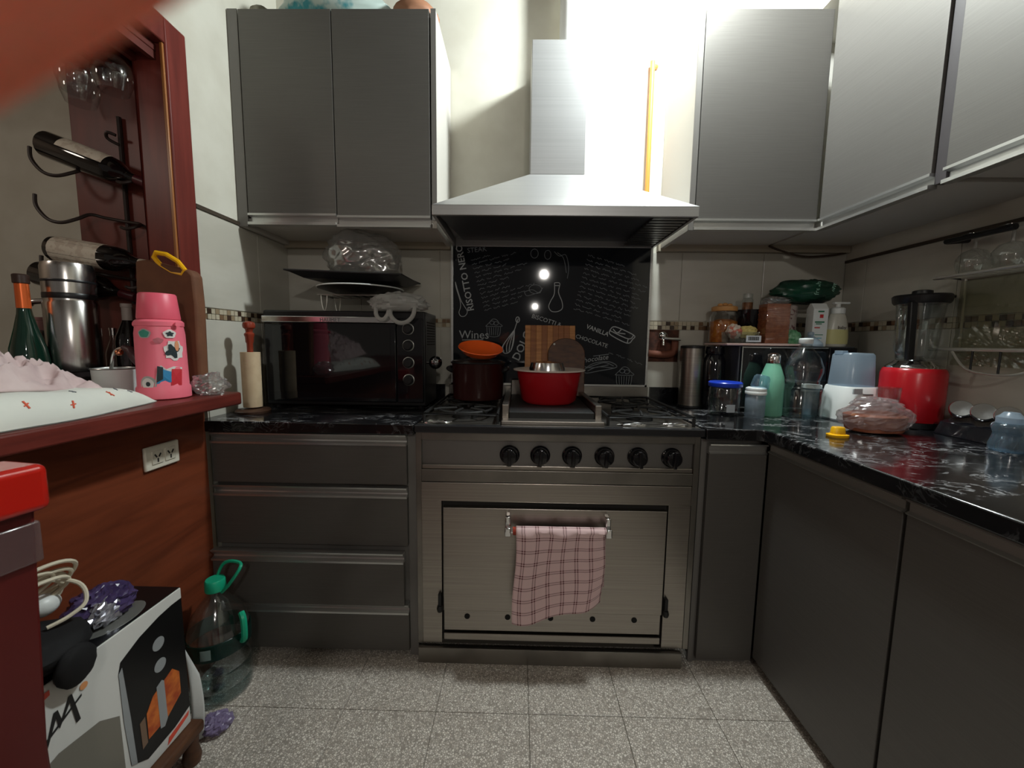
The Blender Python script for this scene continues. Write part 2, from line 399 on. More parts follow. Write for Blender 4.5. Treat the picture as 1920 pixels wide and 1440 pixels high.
# serving opening: frame, partition, bar top and front
struct('trim_1', MB().box(XL-.10, XL+.012, 1.385, 1.47, 0.98, 2.245).box(XL-.10, XL+.012, -1.8, 1.385, 2.165, 2.245), red_wood_v, bevel=.004)
struct('trim_2', MB().box(XL-.004, XL+.006, 1.378, 1.386, 1.032, 2.166), mat('gilt_bead', hexc(150, 96, 50), .3), bevel=.002)
pt = struct('wall_partition', box(-1.59, XL-.10, 1.47, 1.50, 0, ZC), red_dark, bevel=.003)
bw = struct('wall_bar', box(-1.20, -1.13, -1.6, 1.405, 0, .985), red_panel)
mb = MB().prism([(-1.78, -1.6), (-.98, -1.6), (-.98, 1.39), (-.995, 1.405), (-1.125, 1.405), (-1.125, 1.385), (-1.78, 1.385)], .987, 1.03)
single('bar_top', mb, red_wood, 'red-stained wooden bar top running from the left edge to the drawers', 'bar counter', bevel=.006)
struct('baseboard_right', box(.935, .955, -1.6, 1.44, 0, .07), dark_gap)

# ================================================================ UPPER CABINETS
def jhandle(name, parent, x0, x1, y, z0, z1, ax='x'):
    """J-profile aluminium pull along the bottom of a door: two lips with a channel between"""
    h = z1-z0; prof = [(0, h), (-.008, h), (-.008, h*.82), (.013, h*.76), (.013, h*.30), (-.010, h*.24), (-.010, 0), (.018, 0), (.018, h)]
    mb = MB()
    if ax == 'x':
        vs = [(x0, y+a, z0+b) for a, b in prof]+[(x1, y+a, z0+b) for a, b in prof]
    else:
        vs = [(y+a, x0, z0+b) for a, b in prof]+[(y+a, x1, z0+b) for a, b in prof]
    n = len(prof); mb.add(vs, [tuple(range(n)), tuple(range(2*n-1, n-1, -1))]+[(i, i+n, (i+1) % n+n, (i+1) % n) for i in range(n)])
    return mk(name, mb, alu, parent, smooth=0)
ZU0, ZU1, YU = 1.68, 2.505, 1.70
t = thing('wall_cabinet', 'grey two-door wall cabinet above the toaster oven, left of the hood', 'cabinet', (-.755, 1.88, ZU0))
mk('carcass', MB().box(-1.163, -1.140, YU, 2.045, ZU0, ZU1).box(-1.140, -.362, YU+.018, 2.045, ZU0+.02, ZU0+.038).box(-1.14, -.362, YU+.018, 2.045, ZU1-.018, ZU1).box(-1.14, -.362, 2.03, 2.045, ZU0+.038, ZU1-.018).box(-.362, -.344, YU, 2.045, ZU0, ZU1), carc, t, bevel=.001, smooth=0)
mk('side_strip', box(-1.166, -1.126, YU-.003, YU+.002, ZU0, ZU1), lam_edge, t, smooth=0); mk('side_strip', box(-.363, -.343, YU-.003, YU+.002, ZU0+.03, ZU1), lam_edge, t, smooth=0)
for x0, x1, dz in ((-1.122, -.757, .006), (-.753, -.370, 0)):
    d = mk('door', box(x0, x1, YU-.004, YU+.014, ZU0+.046+dz, ZU1-.002), lam, t, bevel=.0012, smooth=0)
    jhandle('handle', d, x0, x1, YU-.002, ZU0+dz, ZU0+.046+dz)
t = thing('wall_cabinet', 'grey single-door wall cabinet right of the hood, facing the camera', 'cabinet', (.94, 1.88, ZU0))
mk('carcass', MB().box(.682, .70, YU, 2.045, ZU0, ZU1).box(.70, 1.20, YU+.018, 2.045, ZU0+.02, ZU0+.038).box(.70, 1.20, YU+.018, 2.045, ZU1-.018, ZU1).box(.70, 1.2, 2.03, 2.045, ZU0+.038, ZU1-.018), carc, t, smooth=0)
mk('side_strip', box(.681, .702, YU-.003, YU+.002, ZU0, ZU1), lam_edge, t, smooth=0)
d = mk('door', box(.706, 1.192, YU-.004, YU+.014, ZU0+.044, ZU1-.002), lam, t, bevel=.0012, smooth=0)
jhandle('handle', d, .70, 1.19, YU-.002, ZU0, ZU0+.044)
XU = 1.20
def rupper(y0, y1, label, dx=0., y2=None):
    y2 = y2 or y1
    t = thing('wall_cabinet', label, 'cabinet', (1.40, (y0+y1)/2, ZU0))
    mk('carcass', MB().box(XU+.018, 1.594, y0, y2, ZU0+.02, ZU0+.038).box(XU+.018, 1.594, y0, y2, ZU1+.08, ZU1+.098).box(XU+.018, 1.594, y2-.018, y2, ZU0+.038, ZU1+.08).box(XU+.018, 1.594, y0, y0+.018, ZU0+.038, ZU1+.08), carc, t, smooth=0)
    d = mk('door', box(XU-.004+dx, XU+.014+dx, y0+.004, y1-.004, ZU0+.044, ZU1+.085), lam, t, bevel=.0012, smooth=0)
    jhandle('handle', d, y0+.002, y1-.002, XU-.002+dx, ZU0, ZU0+.044, 'y')
    mk('top_trim', box(XU-.006+dx, XU+.02, y0, y1, ZU1+.087, ZU1+.10), alu, t, smooth=0)
    return t
rupper(1.245, 1.690, 'grey wall cabinet on the right wall, next to the corner', y2=2.016)
t2 = rupper(.70, 1.212, 'grey wall cabinet on the right wall, nearest the camera')
mk('end_stile', box(XU+.004, XU+.03, 1.213, 1.244, ZU0+.01, ZU1+.085), mat('stile_dark', hexc(62, 58, 60), .4), t2, smooth=0)
# wooden hanging rails under the wall cabinets
rail = mat('pale_rail', hexc(166, 156, 138), .6)
struct('trim_3', box(XL+.006, -.345, 2.018, 2.049, 1.668, 1.70), rail, smooth=0)
struct('trim_4', box(.672, XR-.006, 2.018, 2.049, 1.668, 1.70), rail, smooth=0)

# ================================================================ HOOD
t = thing('range_hood', 'stainless pyramid range hood over the stove', 'range hood', (.16, 1.8, 1.685))
hx0, hx1, hy0, hy1, hz0, hz1 = -.33, .655, 1.54, 2.045, 1.685, 1.722
hoodm = mat('hood_steel', (.50, .50, .50), .38, .75, (.46, .46, .46), (2, 2, 300))
mb = MB().add([(hx0, hy0, hz1), (hx1, hy0, hz1), (hx1, hy1, hz1), (hx0, hy1, hz1), (.035, 1.78, 1.925), (.270, 1.78, 1.925), (.270, hy1, 1.925), (.035, hy1, 1.925)],
              [(0, 1, 5, 4), (1, 2, 6, 5), (3, 0, 4, 7), (2, 3, 7, 6), (4, 5, 6, 7)])
mk('canopy', mb, hoodm, t, smooth=0)
mb = MB().box(hx0, hx1, hy0, hy0+.012, hz0, hz1).box(hx0, hx0+.012, hy0+.012, hy1, hz0, hz1).box(hx1-.012, hx1, hy0+.012, hy1, hz0, hz1).box(hx0+.012, hx1-.012, hy1-.012, hy1, hz0, hz1)
mk('rim', mb, hoodm, t, bevel=.0015, smooth=0)
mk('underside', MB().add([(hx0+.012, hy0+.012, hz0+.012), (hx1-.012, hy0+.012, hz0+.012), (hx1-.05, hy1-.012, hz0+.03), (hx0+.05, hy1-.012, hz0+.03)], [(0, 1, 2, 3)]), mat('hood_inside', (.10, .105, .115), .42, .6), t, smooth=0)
mb = MB()
for k in range(12): mb.box(.50, .638, 1.575+k*.037, 1.597+k*.037, hz0+.004, hz0+.013)
mk('grease_filter', mb, mat('filter_steel', (.22, .22, .22), .35, .9), t, smooth=0)
for x in (.11, .19): mk('screw', MB().lathe([(.004, 0), (.005, -.003), (0, -.004)], 10, T(x, 1.552+.012, hz0+.011)), chrome, t)
mk('chimney_cover', MB().box(.037, .267, 1.78, hy1, 1.925, 2.452), mat('chimney_steel', (.50, .50, .50), .40, .7, (.46, .46, .46), (2, 2, 300)), t, bevel=.002, smooth=0)
single('exhaust_duct', MB().lathe([(.06, 2.453), (.06, 2.86)], 28, T(.22, 1.93, 0)), mat('white_duct', hexc(222, 222, 220), .5), 'white exhaust duct rising from the hood chimney to the ceiling', 'duct')
single('gas_pipe', MB().tube(smoothpts([(.604, 2.022, 1.80), (.604, 2.022, 2.47), (.604, 2.024, 2.50), (.612, 2.034, 2.512), (.63, 2.046, 2.516)], 4), .011, 12), mat('yellow_gas_pipe', hexc(220, 138, 62), .4), 'thin orange gas pipe running up the wall right of the chimney', 'pipe')
# ================================================================ BASE CABINETS AND COUNTER
ZT0, ZT1 = .882, .922
mb = MB().prism([(XL+.006, 1.402), (-.372, 1.402), (-.372, 2.044), (XL+.006, 2.044)], ZT0, ZT1)
cl = single('worktop', mb, gran, 'black granite worktop under the toaster oven, left of the stove', 'worktop', bevel=.004)
pol = [(.668, 1.402), (.84, 1.402), (.862, 1.392), (.872, 1.37), (.872, -.6), (1.594, -.6), (1.594, 2.044), (.668, 2.044)]
single('worktop', MB().prism(pol, ZT0, ZT1), gran, 'L-shaped black granite worktop right of the stove, along the right wall', 'worktop', bevel=.004)
single('upstand', box(XL+.008, -.374, 2.028, 2.0445, ZT1, 1.0), gran, 'low black granite upstand behind the toaster oven', 'upstand')
single('upstand', box(.668, 1.592, 2.028, 2.0445, ZT1, 1.0), gran, 'low black granite upstand behind the microwave', 'upstand')

t = thing('drawer_unit', 'dark grey base unit with four wide drawers left of the stove', 'cabinet', (-.76, 1.70, 0))
mk('carcass', MB().box(-1.128, -.39, 1.445, 2.04, .06, .88).box(-.404, -.372, 1.438, 1.446, .0, .88), lam_edge, t, smooth=0)
mk('toe_kick', box(-1.128, -.41, 1.47, 1.49, 0, .06), dark_gap, t, smooth=0)
def drawer(zt, zb, dy=0., x1=-.405):
    d = mk('drawer_front', box(-1.126, x1, 1.422+dy, 1.442+dy, zb, zt-.040), lam, t, bevel=.0012, smooth=0)
    prof = [(-.003, -.042), (-.007, -.041), (-.008, -.033), (.007, -.029), (.009, -.024), (-.008, -.006), (-.010, 0), (.02, 0), (.02, -.042)]
    n = len(prof); mb = MB().add([(-1.126, 1.422+dy+a, zt+b) for a, b in prof]+[(x1, 1.422+dy+a, zt+b) for a, b in prof], [tuple(range(n)), tuple(range(2*n-1, n-1, -1))]+[(i, i+n, (i+1) % n+n, (i+1) % n) for i in range(n)])
    mk('handle', mb, alu, d, smooth=0)
drawer(.878, .690); drawer(.680, .452); drawer(.442, .232, -.03, -.413); drawer(.222, .03)
t = thing('base_cabinet', 'narrow dark grey base cabinet between the stove and the corner', 'cabinet', (.79, 1.7, 0))
mk('carcass', MB().box(.684, .89, 1.445, 2.04, .0, .878).box(.668, .684, 1.438, 1.452, 0, .878), lam_edge, t, smooth=0)
d = mk('door', box(.692, .898, 1.422, 1.442, .025, .826), lam, t, bevel=.0012, smooth=0)
prof = [(-.002, 0), (-.006, .004), (.004, .009), (.004, .028), (-.008, .034), (-.006, .038), (.02, .038), (.02, 0)]
n = len(prof)
def rail_handle(p, fn, m=alu): return mk('handle', MB().add([fn(0, a, b) for a, b in prof]+[fn(1, a, b) for a, b in prof], [tuple(range(n)), tuple(range(2*n-1, n-1, -1))]+[(i, i+n, (i+1) % n+n, (i+1) % n) for i in range(n)]), m, p, smooth=0)
rail_handle(d, lambda e, a, b: ((.692, .898)[e], 1.422+a, .826+b))
alu_dk = mat('dark_aluminium', (.30, .29, .27), .42, .6)
def rbase(y0, y1, label):
    t = thing('base_cabinet', label, 'cabinet', (1.25, (y0+y1)/2, 0))
    mk('carcass', box(.923, 1.59, y0+.002, y1-.002, .07, .878), lam_edge, t, smooth=0)
    d = mk('door', box(.900, .920, y0+.003, y1-.003, .045, .836), lam, t, bevel=.0012, smooth=0)
    rail_handle(d, lambda e, a, b: (.900+a, (y0+.003, y1-.003)[e], .836+b), alu_dk)
rbase(.909, 1.418, 'dark grey base cabinet under the right worktop, next to the corner')
rbase(.40, .905, 'dark grey base cabinet under the right worktop, nearest the camera')

# ================================================================ STOVE
t = thing('range_stove', 'wide stainless gas stove with six black knobs and a towel on its oven', 'stove', (.15, 1.7, 0))
sx0, sx1, sf = -.362, .658, 1.420
mk('body', box(sx0+.01, sx1-.01, sf+.03, 2.03, .07, .90), steel_d, t, smooth=0)
mk('plinth', box(-.365, .628, 1.40, 1.42, 0, .062), steel_d, t, bevel=.002, smooth=0)
mk('frame', MB().box(sx0-.008, sx0+.012, sf, sf+.03, .066, .89).box(sx1-.020, sx1, sf, sf+.03, .066, .89).box(sx0+.012, sx1-.02, sf, sf+.03, .862, .89).box(sx0+.012, sx1-.02, sf, sf+.03, .706, .752), steel_d, t, bevel=.0015, smooth=0)
mk('control_panel', box(sx0+.012, sx1-.02, sf+.016, sf+.03, .752, .862), mat('dark_panel_steel', (.22, .21, .20), .42, .85), t, smooth=0)
mk('panel_ledge', box(sx0+.012, sx1-.02, sf+.006, sf+.016, .752, .768), steel, t, bevel=.002, smooth=0)
k0 = None
for x in (-.028, .084, .200, .318, .438, .561):
    kb = MB().lathe([(.036, 0), (.037, .006), (.031, .012), (.029, .034), (.024, .040), (0, .041)], 28, axis((0, 0, 0), (0, -1, 0)))
    kb.box(-.006, .006, -.052, -.038, -.030, .030)
    if k0 is None: k0 = mk('knob', kb, blk_g, t, off=Vector((0, 0, 0)), bevel=.002); o = k0
    else: o = inst(k0, t, (0, 0, 0))
    o.location = Vector((x, sf+.016, .808))-Vector((.15, 1.7, 0)); o.rotation_euler = (0, random.uniform(-.12, .12), 0)
mk('oven_surround', MB().box(sx0+.012, sx1-.022, sf-.002, sf+.028, .634, .704).box(sx0+.012, -.277, sf-.002, sf+.028, .07, .634).box(.556, sx1-.022, sf-.002, sf+.028, .07, .634), steel, t, bevel=.0015, smooth=0)
mk('oven_cavity', box(-.277, .556, sf+.02, sf+.03, .07, .634), dark_gap, t, smooth=0)
d = mk('oven_door', MB().box(-.270, .549, sf-.010, sf+.016, .208, .612).box(-.270, .549, sf+.002, sf+.016, .120, .208), steel, t, bevel=.002, smooth=0)
for x in (-.182, -.028, .135, .294, .451): mk('vent_hole', MB().lathe([(.0105, 0), (.0105, .002), (.008, .0021), (0, .0021)], 20, axis((x, sf+.0022, .178), (0, -1, 0))), mat('hole_black', (.004, .004, .004), .8), d)
mk('drip_lip', box(-.270, .549, sf-.004, sf+.016, .085, .112), steel, t, bevel=.002, smooth=0)
for x in (-.283, .562):
    h = mk('latch', MB().box(x-.006, x+.006, sf-.018, sf-.002, .225, .275).lathe([(.009, -.012), (.012, 0), (.009, .012)], 12, T(x, sf-.014, .218)), blk_m, t, bevel=.001)
hd = mk('oven_handle', MB().lathe([(.010, 0), (.010, .365)], 16, axis((-.033, sf-.052, .548), (1, 0, 0))), chrome, t)
mk('handle_grip', MB().lathe([(.0135, 0), (.0145, .006), (.0145, .03), (.0135, .036)], 16, axis((-.012, sf-.052, .548), (1, 0, 0))), mat('red_wood_grip', hexc(150, 50, 30), .4), t)
for x in (-.030, .328): mk('handle_bracket', MB().box(x-.011, x+.011, sf-.068, sf-.034, .532, .564).box(x-.009, x+.009, sf-.05, sf-.002, .556, .598), chrome, t, bevel=.004)
# hob
mk('hob_edge', box(sx0-.008, sx1+.006, 1.40, 1.425, .892, .920), mat('hob_black_edge', (.02, .02, .022), .25), t, bevel=.004, smooth=0)
mk('hob_top', box(sx0-.006, sx1+.004, 1.425, 2.03, .902, .918), steel_d, t, bevel=.002, smooth=0)
mk('splash_riser', box(sx0+.01, sx1-.004, 2.02, 2.038, .918, 1.000), steel_d, t, bevel=.002, smooth=0)
mk('griddle_tray', MB().box(-.06, .315, 1.432, 1.49, .918, .934).box(-.06, -.035, 1.49, 2.015, .918, .985).box(.29, .315, 1.49, 2.015, .918, .985).box(-.035, .29, 1.995, 2.015, .918, 1.03), steel, t, bevel=.003, smooth=0)
mk('griddle_plate', box(-.034, .289, 1.491, 1.994, .93, .958), blk_m, t, bevel=.004, smooth=0)
def grate(x0, x1, y0, y1, cx, cys):
    mb = MB(); z = .952
    mb.tube([(x0, y0, z), (x1, y0, z), (x1, y1, z), (x0, y1, z)], .006, 6, True)
    for yc in cys:
        for k in range(6):
            a = 2*PI*k/6+.3; mb.tube([(cx+.035*math.cos(a), yc+.035*math.sin(a), z+.004), (cx+.10*math.cos(a), yc+.10*math.sin(a), z+.004), (cx+.125*math.cos(a), yc+.125*math.sin(a), z)], .0055, 6)
        mb.tube([(cx+.105*math.cos(2*PI*k/20), yc+.105*math.sin(2*PI*k/20), z) for k in range(20)], .005, 6, True)
    for x in (x0, x1):
        for y in (y0, y1, (y0+y1)/2): mb.tube([(x, y, z), (x, y, .918)], .006, 6)
    mk('pan_grate', mb, blk_m, t)
    for yc in cys: mk('burner', MB().lathe([(.052, .918), (.05, .932), (.036, .934), (.036, .944), (0, .946)], 24, T(cx, yc, 0)), blk_m, t)
grate(-.345, -.075, 1.45, 1.99, -.21, (1.585, 1.85)); grate(.33, .642, 1.45, 1.99, .485, (1.585, 1.85))
for x, y in ((.42, 1.455), (.58, 1.462), (-.30, 1.452)): mk('foil_scrap', crumple((x, y, .922), (.05, .014, .008), x*9, .5, 2.5, 14, 8, flat=.9185), steel_p, t, smooth=0)
# tea towel over the oven handle
mb = MB()
def tow(u, v):
    hx = .0+.318*u; y0 = sf-.052
    L_ = .335-.10*u*u*(u > 0)*.9+(.012*math.sin(u*9))
    r = .0165
    if v < .12: a = PI*(v/.12); x, y, z = hx, y0+r*math.cos(a), .548+r*math.sin(a)
    else:
        q = (v-.12)/.88; x = hx-.010*q+.004*math.sin(6*q+u*5); y = y0-r-.006*math.sin(u*7+q*2.5)*q-.004*math.sin(u*15)*(1-q*.4)-.008*q; z = .548-L_*q
        if u > .80: y += .010*(u-.8)/.2; x -= .012*(1-q)*(u-.8)/.2*0
    return (x, y, z)
mb.grid(tow, 44, 52)
single('tea_towel', mb, checks(), 'pale pink checked tea towel hanging over the oven handle', 'towel', solid=.003)
mb = MB().grid(lambda u, v: (.20+.125*u, sf-.052+.0225-.0*v+.003*math.sin(u*20), .548-.20*v-.02*u), 12, 12)
bpy.data.objects['tea_towel']  # back fall of the same towel
mk('back_fall', mb, checks(), bpy.data.objects['tea_towel'], solid=.002)
# chalkboard splashback
t = thing('splashback', 'glossy black splashback with chalk-style recipes and kitchen drawings behind the stove', 'splashback', (.155, 2.04, 1.0))
mk('glass_panel', box(-.332, .640, 2.034, 2.0445, 1.010, 1.683), mat('black_glass', (.010, .012, .016), .05, spec=.5), t, smooth=0)
mk('frame', MB().box(-.342, -.332, 2.028, 2.0445, 1.001, 1.684).box(.640, .650, 2.028, 2.0445, 1.001, 1.684).box(-.342, .65, 2.028, 2.0445, 1.001, 1.010), alu, t, smooth=0)
YP = 2.0335
def px(x, y):   # picture of the panel: photographed position scaled to the panel's own plane
    return (-.332+(x-849)/372*.972, 1.683-(y-465)/253*.681)
def chalk_lines(name, strokes, r=.0016, m=chalk, n=5):
    mb = MB()
    for st in strokes:
        pts = [(*px(*p), ) for p in st]; pts = [(a, YP, b) for a, b in pts]
        mb.tube(smoothpts(pts, n) if len(pts) > 2 else pts, r, 4)
    mb.v = [Vector((p.x, YP+(p.y-YP)*.2, p.z)) for p in mb.v]
    return mk(name, mb, m, t, smooth=0)
def ctext(s, x, y, h, ang=0., m=chalk, bold=.0, shear=0.):
    a, b = px(x, y); return text('lettering', s, h, onfront(a, YP, b, ang), m, t, bold=bold, shear=shear)
ctext('RISOTTO NERO', 889, 580, .046, math.radians(101), bold=.0006)
ctext('Wines', 860, 632, .058, 0)
chalk_lines('underline', [[(866, 635), (907, 634)]])
ctext('DOLCE', 976, 674, .056, math.radians(66), bold=.0006)
ctext('VANILLA', 1104, 610, .030, math.radians(-20), bold=.0004)
ctext('BISCOTTI & ', 999, 592, .030, math.radians(-17))
ctext('CHOCOLATE', 1084, 628, .028, math.radians(-17))
ctext('Chocolate', 1092, 676, .036, math.radians(9), shear=.3)
ctext('STEAK', 876, 476, .034, math.radians(6), chalk_d)
# small handwriting: too fine to read in the photograph, kept as ruled scribbles
def scribble(x, y, L_, ang, sd, m=chalk_d):
    rnd = random.Random(sd); st = []; c, s_ = math.cos(ang), math.sin(ang); q = 0
    while q < L_:
        wl_ = rnd.uniform(8, 20); pts = []
        k = 0
        while k < wl_: pts.append((x+c*(q+k)-s_*rnd.uniform(-1.6, 1.6)*-1, y+s_*(q+k)+c*rnd.uniform(-1.8, 1.8))); k += 1.5
        if len(pts) > 2: st.append(pts)
        q += wl_+4
    return st
st = []
for i, L_ in enumerate((40, 78, 70, 66, 82, 84, 50, 40, 46, 88, 74, 78, 60)): st += scribble(883+i*2.2, 489+i*7.6, L_, math.radians(-15), i)
chalk_lines('recipe_text', st, .0010, chalk_d, 1)
st = []
for i, L_ in enumerate((60, 86, 110, 120, 116, 110, 118, 106, 110, 96, 112, 84, 100)): st += scribble(1104-i*2.0, 478+i*8.0, L_, math.radians(15.5), 40+i)
st += scribble(1150, 655, 70, math.radians(18), 90)
chalk_lines('recipe_text', st, .0010, chalk_d, 1)
def ell(cx, cy_, a, b, n=16, a0=0, a1=2*PI): return [(cx+a*math.cos(a0+(a1-a0)*k/n), cy_+b*math.sin(a0+(a1-a0)*k/n)) for k in range(n+1)]
chalk_lines('spoon_drawing', [[(853, 528), (858, 545), (864, 562), (870, 572), (876, 582), (872, 590), (864, 591), (860, 584), (863, 574), (862, 562), (855, 540), (853, 528)]])
def cupcake(x, y, s):
    st = [[(x-12*s, y), (x-9*s, y+15*s), (x+9*s, y+15*s), (x+12*s, y)], [(x-14*s, y-1*s), (x-8*s, y-7*s), (x-2*s, y-13*s), (x+5*s, y-12*s), (x+10*s, y-6*s), (x+14*s, y-1*s), (x-14*s, y-1*s)], ell(x-3*s, y-7*s, 4*s, 3*s), ell(x+4*s, y-6*s, 4*s, 3*s)]
    st += [[(x+k*4*s, y+1), (x+k*3.4*s, y+14*s)] for k in range(-2, 3)]
    return st
chalk_lines('cupcake_drawing', cupcake(927, 610, 1.1), .0012, chalk_d); chalk_lines('cupcake_drawing', cupcake(1181, 698, 1.25), .0014, chalk_d)
wk = [[(974, 594), (970, 606), (967, 615)], ell(973, 596, 3.5, 5), [(967, 615), (948, 640), (943, 652), (950, 659), (960, 654), (966, 636), (967, 615)], [(966, 616), (953, 642), (953, 657)], [(966, 616), (959, 640), (957, 656)], [(966, 616), (946, 644), (947, 656)], [(967, 616), (964, 640), (961, 652)]]
chalk_lines('whisk_drawing', wk, .002)
chalk_lines('bottle_drawing', [[(1042, 528), (1052, 529), (1050, 545), (1057, 562), (1058, 574), (1050, 580), (1038, 580), (1032, 572), (1035, 562), (1042, 548), (1042, 528)], [(1043, 533), (1051, 533)]], .0018)
chalk_lines('cheese_drawing', [ell(1006, 540, 12, 8), [(985, 545), (1000, 541), (1012, 546), (1020, 537)], [(985, 545), (990, 552), (1006, 548), (1016, 546)]], .0013, chalk_d)
ck = [[(1150, 614), (1160, 607), (1196, 622), (1194, 630), (1184, 637), (1152, 622), (1150, 614)], [(1150, 614), (1186, 629), (1196, 622)], [(1186, 629), (1184, 637)], [(1156, 611), (1164, 618), (1172, 612)], [(1164, 618), (1180, 620)]]
chalk_lines('biscuit_drawing', ck, .0024)
chalk_lines('pasta_drawing', [[(1100, 690), (1120, 676), (1150, 672), (1166, 682), (1130, 690), (1108, 694), (1100, 690)], [(1104, 686), (1140, 674), (1160, 680)], [(1098, 680), (1118, 684), (1150, 678)], [(1120, 662), (1150, 658)], [(1110, 690), (1130, 682), (1162, 684)]], .0018, chalk_d)
chalk_lines('peppers_drawing', [[(1040, 472), (1050, 480), (1062, 478), (1068, 500), (1066, 520)], [(1046, 474), (1058, 484), (1064, 510)], ell(1003, 476, 7, 8), ell(1028, 478, 6, 8)], .0013, chalk_d)
# gas valve in its chopped-out hole
t = thing('gas_valve', 'chrome gas stopcock in a rough hole chopped in the tiles beside the splashback', 'valve', (.727, 2.05, VZ0))
mk('rough_hole', MB().add([(VX0, YB-.001, VZ0), (VX1, YB-.001, VZ0), (VX1, YB-.001, VZ1), (VX0, YB-.001, VZ1)], [(0, 1, 2, 3)]), mat('raw_mortar', hexc(104, 64, 50), .95, 0, hexc(60, 42, 36), (30, 30, 30), bump=.8), t, smooth=0)
mk('pipe', MB().tube(smoothpts([(.650, 2.036, 1.170), (.73, 2.034, 1.165), (.775, 2.034, 1.175), (.782, 2.034, 1.21), (.782, 2.036, 1.25)], 5), .018, 12), mat('rust_pipe', hexc(122, 72, 54), .7), t)
mk('cap', MB().ball((.716, 2.02, 1.258), (.024, .02, .022)), chrome, t)
mk('lever', MB().tube([(.716, 2.002, 1.246), (.75, 2.0, 1.244), (.796, 2.004, 1.242)], [.007, .007, .008], 10), mat('worn_nickel', (.7, .68, .62), .3, .9), t)
mk('spout', MB().lathe([(.008, 0), (.006, .03)], 10, T(.716, 2.01, 1.212)), chrome, t)
# mains outlet on the bar front
t = thing('wall_outlet', 'white double socket on the red bar front', 'socket', (-1.13, 1.218, .849))
mk('plate', MB().box(-1.13, -1.120, 1.157, 1.279, .812, .886), mat('ivory_plastic', hexc(222, 216, 200), .4), t, bevel=.004)
for y in (1.196, 1.242):
    p = mk('socket_face', MB().box(-1.121, -1.117, y-.019, y+.019, .828, .870), mat('ivory_plastic2', hexc(206, 200, 184), .4), t, bevel=.002)
    mb = MB()
    for dy, dz, a in ((-.007, .006, .6), (.007, .006, -.6), (0, -.009, 0)): mb.box(-.0006, .0006, -.0022, .0022, -.006, .006, T(-1.1166, y+dy, .849+dz) @ Rx(a))
    mk('slot', mb, dark_gap, p, smooth=0)
# sagging cable under the right-hand cabinets
single('cable', MB().tube(smoothpts([(1.20, 2.012, 1.694), (1.27, 2.02, 1.672), (1.38, 2.02, 1.648), (1.50, 2.022, 1.655), (1.575, 2.024, 1.668)], 6), .005, 8), mat('brown_cable', hexc(70, 56, 46), .6), 'brown cable sagging below the corner cabinet', 'cable')
# ceiling lamp
t = thing('ceiling_lamp', 'white round ceiling lamp above the hood', 'lamp', (LAMP_LOC[0], LAMP_LOC[1], ZC))
mk('base', MB().lathe([(.05, ZC), (.05, ZC-.012), (0, ZC-.013)], 24, T(LAMP_LOC[0], LAMP_LOC[1], 0)), white_p, t)
# ================================================================ ON THE LEFT WORKTOP
ZW = ZT1
t = thing('toaster_oven', 'large black countertop oven with a steel door bar and four ringed knobs', 'oven', (-.735, 1.84, ZW))
ox0, ox1, oy, oz0, oz1 = -1.108, -.405, 1.735, .932, 1.343
mk('body', box(ox0, ox1, oy, 1.965, oz0, oz1), blk, t, bevel=.006)
d = mk('door', box(ox0+.012, -.528, oy-.016, oy-.002, oz0+.018, oz1-.05), blk_g, t, bevel=.004)
mk('window', box(ox0+.045, -.552, oy-.0175, oy-.0155, oz0+.06, oz1-.07), mat('oven_glass', (.004, .004, .005), .05, coat=.5), d, smooth=0)
b_ = mk('door_bar', box(ox0+.012, -.528, oy-.034, oy-.017, oz1-.052, oz1-.026), steel_p, t, bevel=.003)
text('brand_lettering', 'HAUMET', .022, onfront(-.845, oy-.0345, oz1-.048), mat('print_dark', (.12, .12, .12), .5), b_)
mk('control_panel', box(-.524, ox1-.006, oy-.016, oy-.002, oz0+.018, oz1-.03), blk_g, t, bevel=.003)
for z in (1.268, 1.198, 1.124, 1.050):
    k = mk('knob', MB().lathe([(.021, 0), (.020, .018), (.016, .022), (0, .0225)], 24, axis((-.474, oy-.016, z), (0, -1, 0))), blk, t)
    mk('ring', MB().tube([(-.474+.0225*math.cos(2*PI*i/28), oy-.0175, z+.0225*math.sin(2*PI*i/28)) for i in range(28)], .0028, 6, True), alu, k)
mk('ball_handle', MB().lathe([(.006, 0), (.006, .018)], 12, axis((ox1, oy+.02, 1.125), (1, 0, 0))).ball((ox1+.04, oy+.02, 1.125), (.029, .029, .029), 24, 16), mat('dark_chrome', (.25, .25, .26), .08, 1.), t)
mb = MB()
for k in range(9): mb.box(ox1-.001, ox1+.0015, 1.77, 1.93, 1.20+k*.012, 1.206+k*.012)
mk('side_vents', mb, dark_gap, t, smooth=0, kind='stuff')
for x in (ox0+.03, ox1-.03):
    for y in (1.77, 1.93): mk('foot', MB().lathe([(.012, ZW), (.014, oz0)], 14, T(x, y, 0)), blk, t)
# wire rack, plates, tray, bags on the toaster oven
z0 = oz1
wire = mat('wire_steel', (.66, .64, .58), .35, .6)
t = thing('wire_rack', 'low wire cooling rack on the countertop oven, holding the plates', 'rack', (-.72, 1.80, z0))
mk('grid', MB().tube([(-.90, 1.80, z0+.075), (-.56, 1.80, z0+.075), (-.56, 1.95, z0+.075), (-.90, 1.95, z0+.075)], .003, 6, True), wire, t)
for k in range(9): mk('cross_wire', MB().tube([(-.88+k*.037, 1.80, z0+.075), (-.88+k*.037, 1.95, z0+.075)], .0018, 5), wire, t)
for x, y in ((-.875, 1.805), (-.60, 1.805), (-.60, 1.94), (-.875, 1.94)): mk('leg', MB().tube(smoothpts([(x-.012, y, z0+.075), (x-.008, y, z0+.03), (x+.002, y, z0+.003), (x+.012, y, z0+.03), (x+.016, y, z0+.075)], 4), .0024, 6), wire, t)
